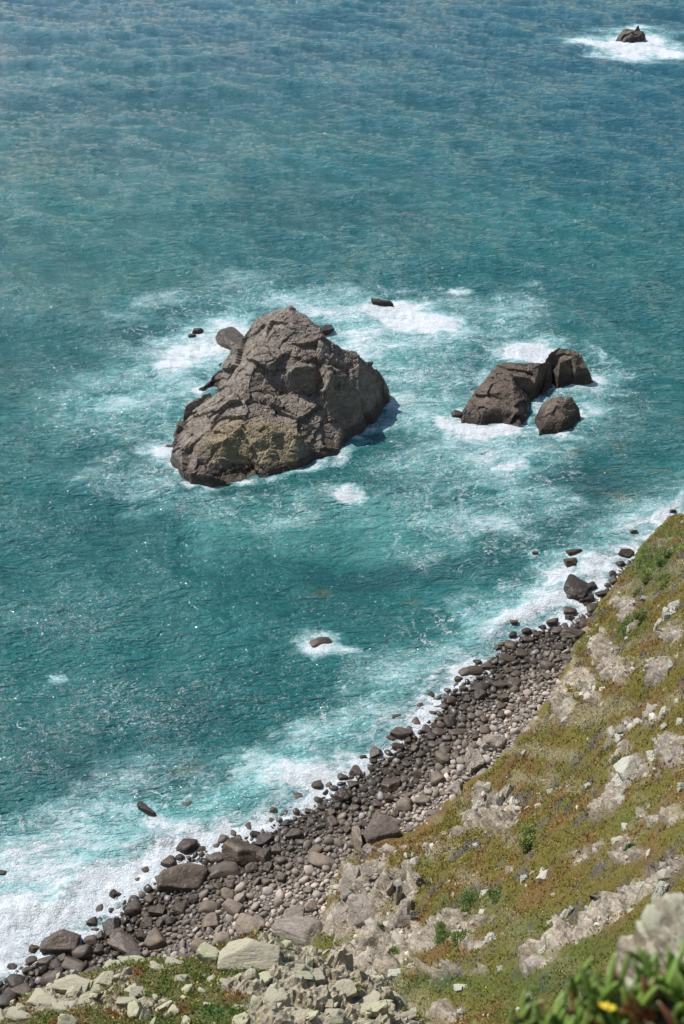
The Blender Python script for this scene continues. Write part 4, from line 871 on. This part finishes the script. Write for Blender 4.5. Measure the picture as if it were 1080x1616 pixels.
def ledge():
    xs = np.arange(-17, 9, .07); ys = np.arange(4, 29, .07); X, Y = np.meshgrid(xs, ys); x, y = X.ravel(), Y.ravel(); z = ledge_h(x, y)
    V = np.stack([x, y, z], -1); N = gnormals(V, len(ys), len(xs)); n = fbm2(x, y, .55, 4, 63); px, py, _ = PIX(V)
    bare = sst(-.1, .25, n + .35 * blobs(px, py, [(100,1570,90,30,0,1.),(450,1520,110,30,0,1.),(560,1590,90,40,0,1.2),(480,1590,60,20,0,.8)]) + .12 - .5 * blobs(px, py, [(280,1575,70,30,-10,1.),(380,1530,60,12,0,1.),(260,1610,120,20,0,1)]) + .5 * sst(1.3, 2.5, np.hypot(N[:, 0], N[:, 1]) / np.maximum(N[:, 2], .05)))
    f1, f2, r1, r2 = worley(V * 1.1); g1, g2, s1, s2 = worley(V * 2.9); d = bare * (.22 * facets(V * .9, 1.2, .2, .08) + .13 * facets(V * 2.1 + 3, 1.2, .35, .08) + .06 * facets(V * 5 + 3, 1.2, .4, .1)); N[:, 2] += .6; N /= np.linalg.norm(N, axis=1)[:, None]
    V = V + N * d[:, None]
    col = np.array([.33, .28, .195]) * bare[:, None] + np.array([.13, .10, .05]) * (1 - bare)[:, None]; col = col * (1 + .3 * fbm2(x, y, 1.7, 3, 64))[:, None]
    me = mesh_np('ledge', V, gridfaces(len(ys), len(xs)), False, dict(Col=np.c_[col, np.ones(len(col))], bare=bare))
    t = NT('ledge_ground'); c = t.attr('Col', 'Color'); ba = t.attr('bare'); n1 = t.noise(t.pos, 3.5, 6, .7); n2 = t.noise(t.pos, 22, 4, .7)
    col = t.mix(1, c, t.mix(t.sstep(n2, .3, .7), (.6, .6, .6), (1.4, 1.4, 1.4)), 'MULTIPLY'); col = t.mix(t.mul(t.sstep(n1, .50, .6), t.mul(ba, .7)), col, (.45, .405, .28)); col = t.mix(t.mul(t.sstep(n1, .40, .34), t.mul(ba, .6)), col, (.09, .08, .06))
    o = obj('cliff_ledge', me, t.done(t.bsdf(col, .95, t.bump(t.add(n1, t.mul(n2, .3)), .9, .06), .2))); tag(o, kind='structure')
    # plants on it
    r = np.random.default_rng(5); k = 60000; x = r.uniform(-13, 6, k); y = r.uniform(14, 26, k); z = ledge_h(x, y); px, py, _ = PIX(np.stack([x, y, z], -1)); m = (px > -80) & (px < 740) & (py > 1440) & (py < 1680)
    x, y, z, px, py = x[m], y[m], z[m], px[m], py[m]; n = fbm2(x, y, .55, 4, 63)
    b = sst(-.1, .25, n + .35 * blobs(px, py, [(100,1570,90,30,0,1.),(450,1520,110,30,0,1.),(560,1590,90,40,0,1.2),(480,1590,60,20,0,.8)]) + .12 - .5 * blobs(px, py, [(280,1575,70,30,-10,1.),(380,1530,60,12,0,1.),(260,1610,120,20,0,1)]))
    m = r.random(len(x)) > b; x, y, z, px, py = x[m], y[m], z[m], px[m], py[m]
    a = fbm2(x, y, .9, 3, 65)[:, None]; c2 = fbm2(x, y, 1.7, 3, 66)[:, None]; col = np.array([.105, .13, .028]) + (np.array([.17, .055, .02]) - np.array([.105, .13, .028])) * sst(0, .4, a); col = col + (np.array([.17, .16, .05]) - col) * sst(.1, .5, c2)
    gr = blobs(px, py, [(340,1600,40,14,0,1),(240,1608,50,10,0,.8),(400,1535,30,10,0,.4)])[:, None]; col = col + (np.array([.05, .11, .02]) - col) * gr
    f = r.random(len(x)); col[f < .02] = (.5, .4, .06)
    print('ledge tufts', len(x))
    T, F_, cc = tufts(np.stack([x, y, z + .01], -1), r.uniform(.04, .10, len(x)), col * 1.55, 15, 7, up=.8, wid=.26)
    tag(obj('ledge_succulents', mesh_np('ledge_succulents', T, F_, False, dict(Col=cc)), M['leaf']), 'red and green low succulents growing between the lichened ledge rocks', 'ground cover', kind='stuff')
ledge()
LR = [(402,1512,108,56,0,'ang','great flat-faced pale lichened block crowning the foreground ledge'),(455,1545,64,26,5,'ang','low lichened block in front of the great pale block'),(470,1530,60,24,0,'ang','sloping lichen-yellow rock right of the great pale block'),(435,1578,46,34,5,'ang','grey-green boulder with dark front below the great pale block'),
 (500,1540,46,24,-10,'ang','lichened block on the right shoulder of the ledge'),(545,1560,50,30,-20,'ang','craggy grey block near the right end of the ledge'),(585,1585,46,30,-30,'ang','dark-sided slab sloping down at the right end of the ledge'),(640,1606,50,18,-25,'ang','last rough slab at the right foot of the ledge'),
 (250,1530,36,20,10,'ang','pale angular block left of the mossy hollow'),(290,1545,30,18,0,'ang','pale block on the lip of the mossy hollow'),(275,1520,40,16,5,'ang','flat lichened rock overlooking the cobbles'),(170,1545,40,26,20,'ang','upright pale wedge at the left middle of the ledge'),(225,1565,40,18,0,'ang','whitish broken block in the mossy hollow'),(200,1580,30,14,0,'ang','low pale stone in red succulents'),
 (120,1555,70,30,15,'ang','long lichened shelf on the left of the ledge'),(70,1580,60,30,20,'ang','lichened shelf rock nearest the lower left corner'),(110,1590,60,24,5,'ang','brown-stained lichened boulder at lower left'),(30,1605,50,24,10,'ang','lichened rock in the lower left corner of the ledge'),(140,1575,40,20,0,'ang','mottled rock between the two left shelves'),
 (360,1552,30,14,0,'ang','small white stone at the moss edge'),(390,1560,36,16,5,'ang','pale rubble block under the great pale block'),(375,1590,24,10,0,'mid','pale stone near the bottom of the ledge'),(480,1600,44,16,-10,'ang','pale crumbly rock at the bottom middle'),(530,1600,36,20,0,'ang','grey crumbly rock beside the bottom middle one'),(420,1608,40,12,0,'ang','flat pale stone at the bottom picture edge'),(520,1585,28,16,0,'ang','small lichened stone in the right crags'),(610,1560,24,14,0,'ang','grey stone at the right brink'),(172,1588,9,9,0,'round','small round tan stone alone on the ledge plants')]
for i, (px, py, w, h, rot, kd, lb) in enumerate(LR):
    p = on_surface(px, py, ledge_h, t0=15., tmax=60); d = dist(p); sx = w / 2 * d / F * .92; hm = h / 2 * d / F * .92; r = random.Random(i * 3)
    rock('lichened_rock', kd, i % 7, (p[0], p[1], p[2] - hm * .15), (sx * 1.1, hm * 1.25, hm * .85), (r.uniform(-.2, .2), r.uniform(-.2, .2), R(-rot) + r.uniform(-.2, .2)), M['lichen'], lb, 'rock')

def rubble():
    r = np.random.default_rng(31); k = 26000; x = r.uniform(-13, 6, k); y = r.uniform(14, 26, k); z = ledge_h(x, y); px, py, _ = PIX(np.stack([x, y, z], -1)); m = (px > -80) & (px < 740) & (py > 1440) & (py < 1680)
    x, y, z = x[m], y[m], z[m]; n = fbm2(x, y, .55, 4, 63) + .5 * fbm2(x, y, 1.4, 3, 68); m = r.random(len(x)) < .03 + .13 * sst(.0, .4, n); x, y, z = x[m], y[m], z[m]
    q = np.clip(r.lognormal(-2.75, .75, len(x)), .02, .28); Vs, Fs, Cs = [], [], []; off = 0
    for L in range(8):
        V0, F0 = rockshape(800 + L, 3 if L < 2 else 2, planes=8, soft=.03, rough=.07, lo=.6, blocky=.05); ids = np.nonzero((np.argsort(np.argsort(-q)) * 8 // len(q)) == L)[0]; k = len(ids)
        sc = np.stack([q[ids] * r.uniform(.8, 1.4, k), q[ids] * r.uniform(.6, 1, k), q[ids] * r.uniform(.5, .9, k)], -1); a = r.uniform(0, 6.28, k)[:, None]; tl = r.normal(0, .4, (k, 2))
        P = V0[None] * sc[:, None]; P = np.stack([P[..., 0] * np.cos(a) - P[..., 1] * np.sin(a) + x[ids, None], P[..., 0] * np.sin(a) + P[..., 1] * np.cos(a) + y[ids, None], P[..., 2] + P[..., 0] * tl[:, :1] + P[..., 1] * tl[:, 1:] + z[ids, None] + sc[:, 2:] * .2], -1)
        Vs.append(P.reshape(-1, 3)); Fs.append((F0[None] + (np.arange(k) * len(V0))[:, None, None] + off).reshape(-1, 3)); off += k * len(V0)
    print('rubble', len(q)); m_ = rock_mat('ledge_rubble_stone', (.28, .235, .165), (.35, .30, .215), (.15, .125, .085), scale=3.2, bump=.04, crack=0, lichen=((.40, .385, .24), .62))
    me = mesh_np('ledge_rubble', np.concatenate(Vs), np.concatenate(Fs), False); tag(obj('ledge_rubble', me, m_), 'broken pale lichened stones strewn over the foreground ledge', 'rubble', kind='stuff')
rubble()

# ------------------------------------------------------------------ cliff top with the near rock and succulents
def top_h(x, y):
    x = np.asarray(x, float); y = np.asarray(y, float)
    z = 98.4 - .55 * np.maximum(y, -3) - .12 * np.maximum(y, 0) ** 2 - 1.6 * sst(.55, -.6, x) * sst(-.5, 1.5, y) * 1.0
    z = z - 3.5 * sst(2.9, 5, y) - 1.3 * np.clip(-x - .5, 0, 3) * sst(0, 1.5, y)
    return z + .05 * fbm2(x, y, 2.5, 4, 71)
def clifftop():
    xs = np.arange(-4, 6, .05); ys = np.arange(-5, 5.5, .05); X, Y = np.meshgrid(xs, ys); x, y = X.ravel(), Y.ravel(); z = top_h(x, y)
    lim = CAMZ - y * math.tan(R(56.2)) - .12; inb = (x < .42 + .05 * y) & (y > .2); z = np.where(inb, np.minimum(z, lim), z)
    me = mesh_np('cliff_top', np.stack([x, y, z], -1), gridfaces(len(ys), len(xs)))
    t = NT('cliff_top_soil'); n = t.noise(t.pos, 12, 6, .7)
    tag(obj('cliff_top', me, t.done(t.bsdf(t.mix(n, (.09, .07, .035), (.20, .16, .10)), .95, t.bump(n, .8, .03)))), kind='structure')
clifftop()
def near_rock():
    V, F_ = rockshape(911, 6, planes=11, soft=.03, rough=.12, lo=.62, blocky=.05)
    V = V * (1 + .16 * fbm(V * 1.6 + 3, 4)[:, None] + .06 * fbm(V * 7, 4)[:, None])
    p = ray(1118, 1600); l = math.sqrt(sum(q * q for q in p)); t = 4.3; P = np.array([p[0] * t / l, p[1] * t / l, CAMZ + p[2] * t / l])
    M['near'] = rock_mat('near_lichen_rock', (.24, .19, .13), (.33, .29, .21), (.13, .10, .07), scale=11, bump=.012, crack=0, local=False, lichen=((.40, .39, .27), .74)); o = obj('boulder', mesh_np('near_boulder', V, F_, True), M['near']); o.location = P; o.scale = (.235, .30, .30); o.rotation_euler = (.2, R(-38), .3)
    tag(o, 'blurred pale lichened rock in the near lower right corner behind succulents', 'boulder')
near_rock()
def ice_plant():
    t = NT('succulent_leaf'); c = t.attr('Col', 'Color'); b = t.bsdf(c, .35, None, .5); m1 = t.done(b)
    t = NT('petal_yellow'); m2 = t.done(t.bsdf(t.mix(t.noise(t.pos, 60), (.75, .52, .02), (.85, .68, .05)), .5))
    t = NT('flower_heart'); m3 = t.done(t.bsdf((.6, .42, .05), .7))
    r = np.random.default_rng(3)
    def leafs(n, spread, seed, tall):
        r = np.random.default_rng(seed); Vs, Fs, Cs = [], [], []; off = 0; nr = 7
        for i in range(n):
            b = np.array([r.normal(0, spread), r.normal(0, spread * .8), 0]); a = r.uniform(0, 6.28); el = r.uniform(.95, 1.53); L = r.uniform(.045, .085) * tall; w = r.uniform(.0048, .0078)
            d = np.array([math.cos(a) * math.cos(el), math.sin(a) * math.cos(el), math.sin(el)]); s = np.array([-math.sin(a), math.cos(a), 0]); u = np.cross(d, s); rings = []
            for k in range(nr):
                q = k / (nr - 1); rad = w * (.75 + .6 * q - 1.15 * q ** 6); cen = b + d * L * q - u * .012 * q * q
                for g in range(3):   # three-sided fleshy leaf
                    for e in (-.22, .22):
                        an = g * 2.094 + e; rings.append(cen + (s * math.cos(an) + u * math.sin(an)) * rad)
            V = np.array(rings); f = [(k * 6 + g, k * 6 + (g + 1) % 6, (k + 1) * 6 + (g + 1) % 6, (k + 1) * 6 + g) for k in range(nr - 1) for g in range(6)] + [(nr * 6 - 6, nr * 6 - 5, nr * 6 - 4, nr * 6 - 3), (nr * 6 - 6, nr * 6 - 3, nr * 6 - 2, nr * 6 - 1)]
            base = np.array([.20, .03, .02]) if r.random() < .13 else np.array([.13, .25, .035]) * r.uniform(.55, 1.5); tipq = np.repeat(np.linspace(0, 1, nr), 6)[:, None]
            Cs.append(base * (1 - tipq * .4) + np.array([.19, .15, .05]) * tipq * .4); Vs.append(V); Fs.append(np.array(f) + off); off += len(V)
        return np.concatenate(Vs), np.concatenate(Fs), np.concatenate(Cs)
    spots = [(850,1622,2.9,.05,46,1.0,'near green succulent, leftmost of the blurred foreground plants'),(905,1628,2.8,.045,40,.9,'near green succulent low at the bottom edge, left of the yellow flower'),(955,1615,2.8,.045,46,1.0,'near fleshy green succulent carrying a yellow flower'),(1000,1600,2.8,.05,52,1.15,'near succulent with red leaves just right of the yellow flower'),(1045,1595,2.75,.05,56,1.2,'tall near succulent with many upright fingers in front of the pale rock'),(1085,1560,2.7,.05,60,1.3,'near succulent at the right picture edge, tallest of them'),(1130,1560,2.7,.05,40,1.2,'near succulent just beyond the right picture edge')]
    for i, (px, py, t_, sp_, n, tall, lb) in enumerate(spots):
        if px > 1100: continue
        x, y, z = ray(px, py); l = math.sqrt(x * x + y * y + z * z); P = np.array([x * t_ / l, y * t_ / l, CAMZ + z * t_ / l - .045 * tall])
        root = bpy.data.objects.new('ice_plant', None); C.objects.link(root); root.location = P; root.empty_display_size = .05; tag(root, lb, 'succulent', 'blurred succulents at the lower right')
        V, F_, c = leafs(int(n * 1.5), sp_, 40 + i, tall); obj('leaves', mesh_np('leaves', V, F_, True, dict(Col=c)), m1, root)
        a = np.linspace(0, 6.283, 9)[:-1]; g0 = float(top_h(np.array([P[0]]), np.array([P[1]]))[0]) - P[2]; rings = np.concatenate([np.stack([np.cos(a) * rr + .01 * q, np.sin(a) * rr, np.full(8, q)], -1) for q, rr in ((min(g0, -.02) - .03, .03), (min(g0, -.02) * .5, .035), (.01, .045), (.03, .02))])
        f = [(k * 8 + g, k * 8 + (g + 1) % 8, (k + 1) * 8 + (g + 1) % 8, (k + 1) * 8 + g) for k in range(3) for g in range(8)]
        obj('stem', mesh_np('stem', rings, f), M['bark'], root)
        if i == 2:
            fl = bpy.data.objects.new('flower', None); C.objects.link(fl); fl.parent = root; Vp, Fp = [], []
            x, y, z = ray(958, 1591); t2 = 2.72; Q = np.array([x * t2 / l, y * t2 / l, CAMZ + z * t2 / l]) - P; fl.location = Q; fl.rotation_euler = (-.5, .2, 0)
            for k in range(26):
                an = k * 2.399; L = .0135 + .003 * (k % 3); w = .0018; d = np.array([math.cos(an), math.sin(an), .25]); s = np.array([-math.sin(an), math.cos(an), 0]); o_ = len(Vp)
                Vp += [d * .004 - s * w * .6, d * .004 + s * w * .6, d * L * .7 + s * w, d * L * .7 - s * w, d * L + s * w * .4, d * L - s * w * .4]; Fp += [(o_, o_ + 1, o_ + 2, o_ + 3), (o_ + 3, o_ + 2, o_ + 4, o_ + 5)]
            pt = obj('petals', mesh_np('petals', np.array(Vp), np.array(Fp)), m2, fl); V0, F0 = ico(2); obj('flower_heart', mesh_np('flower_heart', V0 * (.006, .006, .004) + (0, 0, .003), F0), m3, fl)
ice_plant()

# ------------------------------------------------------------------ light, sky, camera
SAZ, SEL = R(-54), R(50)   # azimuth from +Y (negative: left), elevation
sd = np.array([math.sin(SAZ) * math.cos(SEL), math.cos(SAZ) * math.cos(SEL), math.sin(SEL)])
L = bpy.data.lights.new('sun', 'SUN'); L.energy = 4.6; L.angle = R(.53); L.color = (1, .972, .93); so = bpy.data.objects.new('sun', L); C.objects.link(so)
from mathutils import Vector
so.rotation_euler = Vector(-sd).to_track_quat('-Z', 'Y').to_euler(); so.location = (0, 0, 200)
w = bpy.data.worlds.new('World'); bpy.context.scene.world = w; w.use_nodes = True; nt = w.node_tree
bg = nt.nodes['Background']; sk = nt.nodes.new('ShaderNodeTexSky'); sk.sky_type = 'NISHITA'; sk.sun_disc = False; sk.sun_elevation = SEL; sk.sun_rotation = SAZ; sk.air_density = 1.0; sk.dust_density = .35; sk.ozone_density = 2.0; sk.altitude = 50
nt.links.new(sk.outputs[0], bg.inputs[0]); bg.inputs[1].default_value = .12
cam = bpy.data.cameras.new('camera'); cam.sensor_fit = 'VERTICAL'; cam.sensor_height = 36; cam.lens = 18 / math.tan(VFOV / 2); cam.clip_end = 30000; cam.clip_start = .1
cam.dof.use_dof = True; cam.dof.focus_distance = 140; cam.dof.aperture_fstop = cam.lens / 1000 / .011
co = bpy.data.objects.new('camera', cam); C.objects.link(co); co.location = (0, 0, CAMZ); co.rotation_euler = (math.pi / 2 - PITCH, 0, 0)
sc = bpy.context.scene; sc.camera = co
sc.view_settings.view_transform = 'Standard'; sc.view_settings.look = 'None'; sc.view_settings.exposure = .2; sc.view_settings.gamma = 1
sc.cycles.max_bounces = 5; sc.cycles.diffuse_bounces = 2; sc.cycles.glossy_bounces = 2; sc.cycles.transparent_max_bounces = 6; sc.cycles.caustics_reflective = False; sc.cycles.caustics_refractive = False
sc.cycles.use_denoising = True
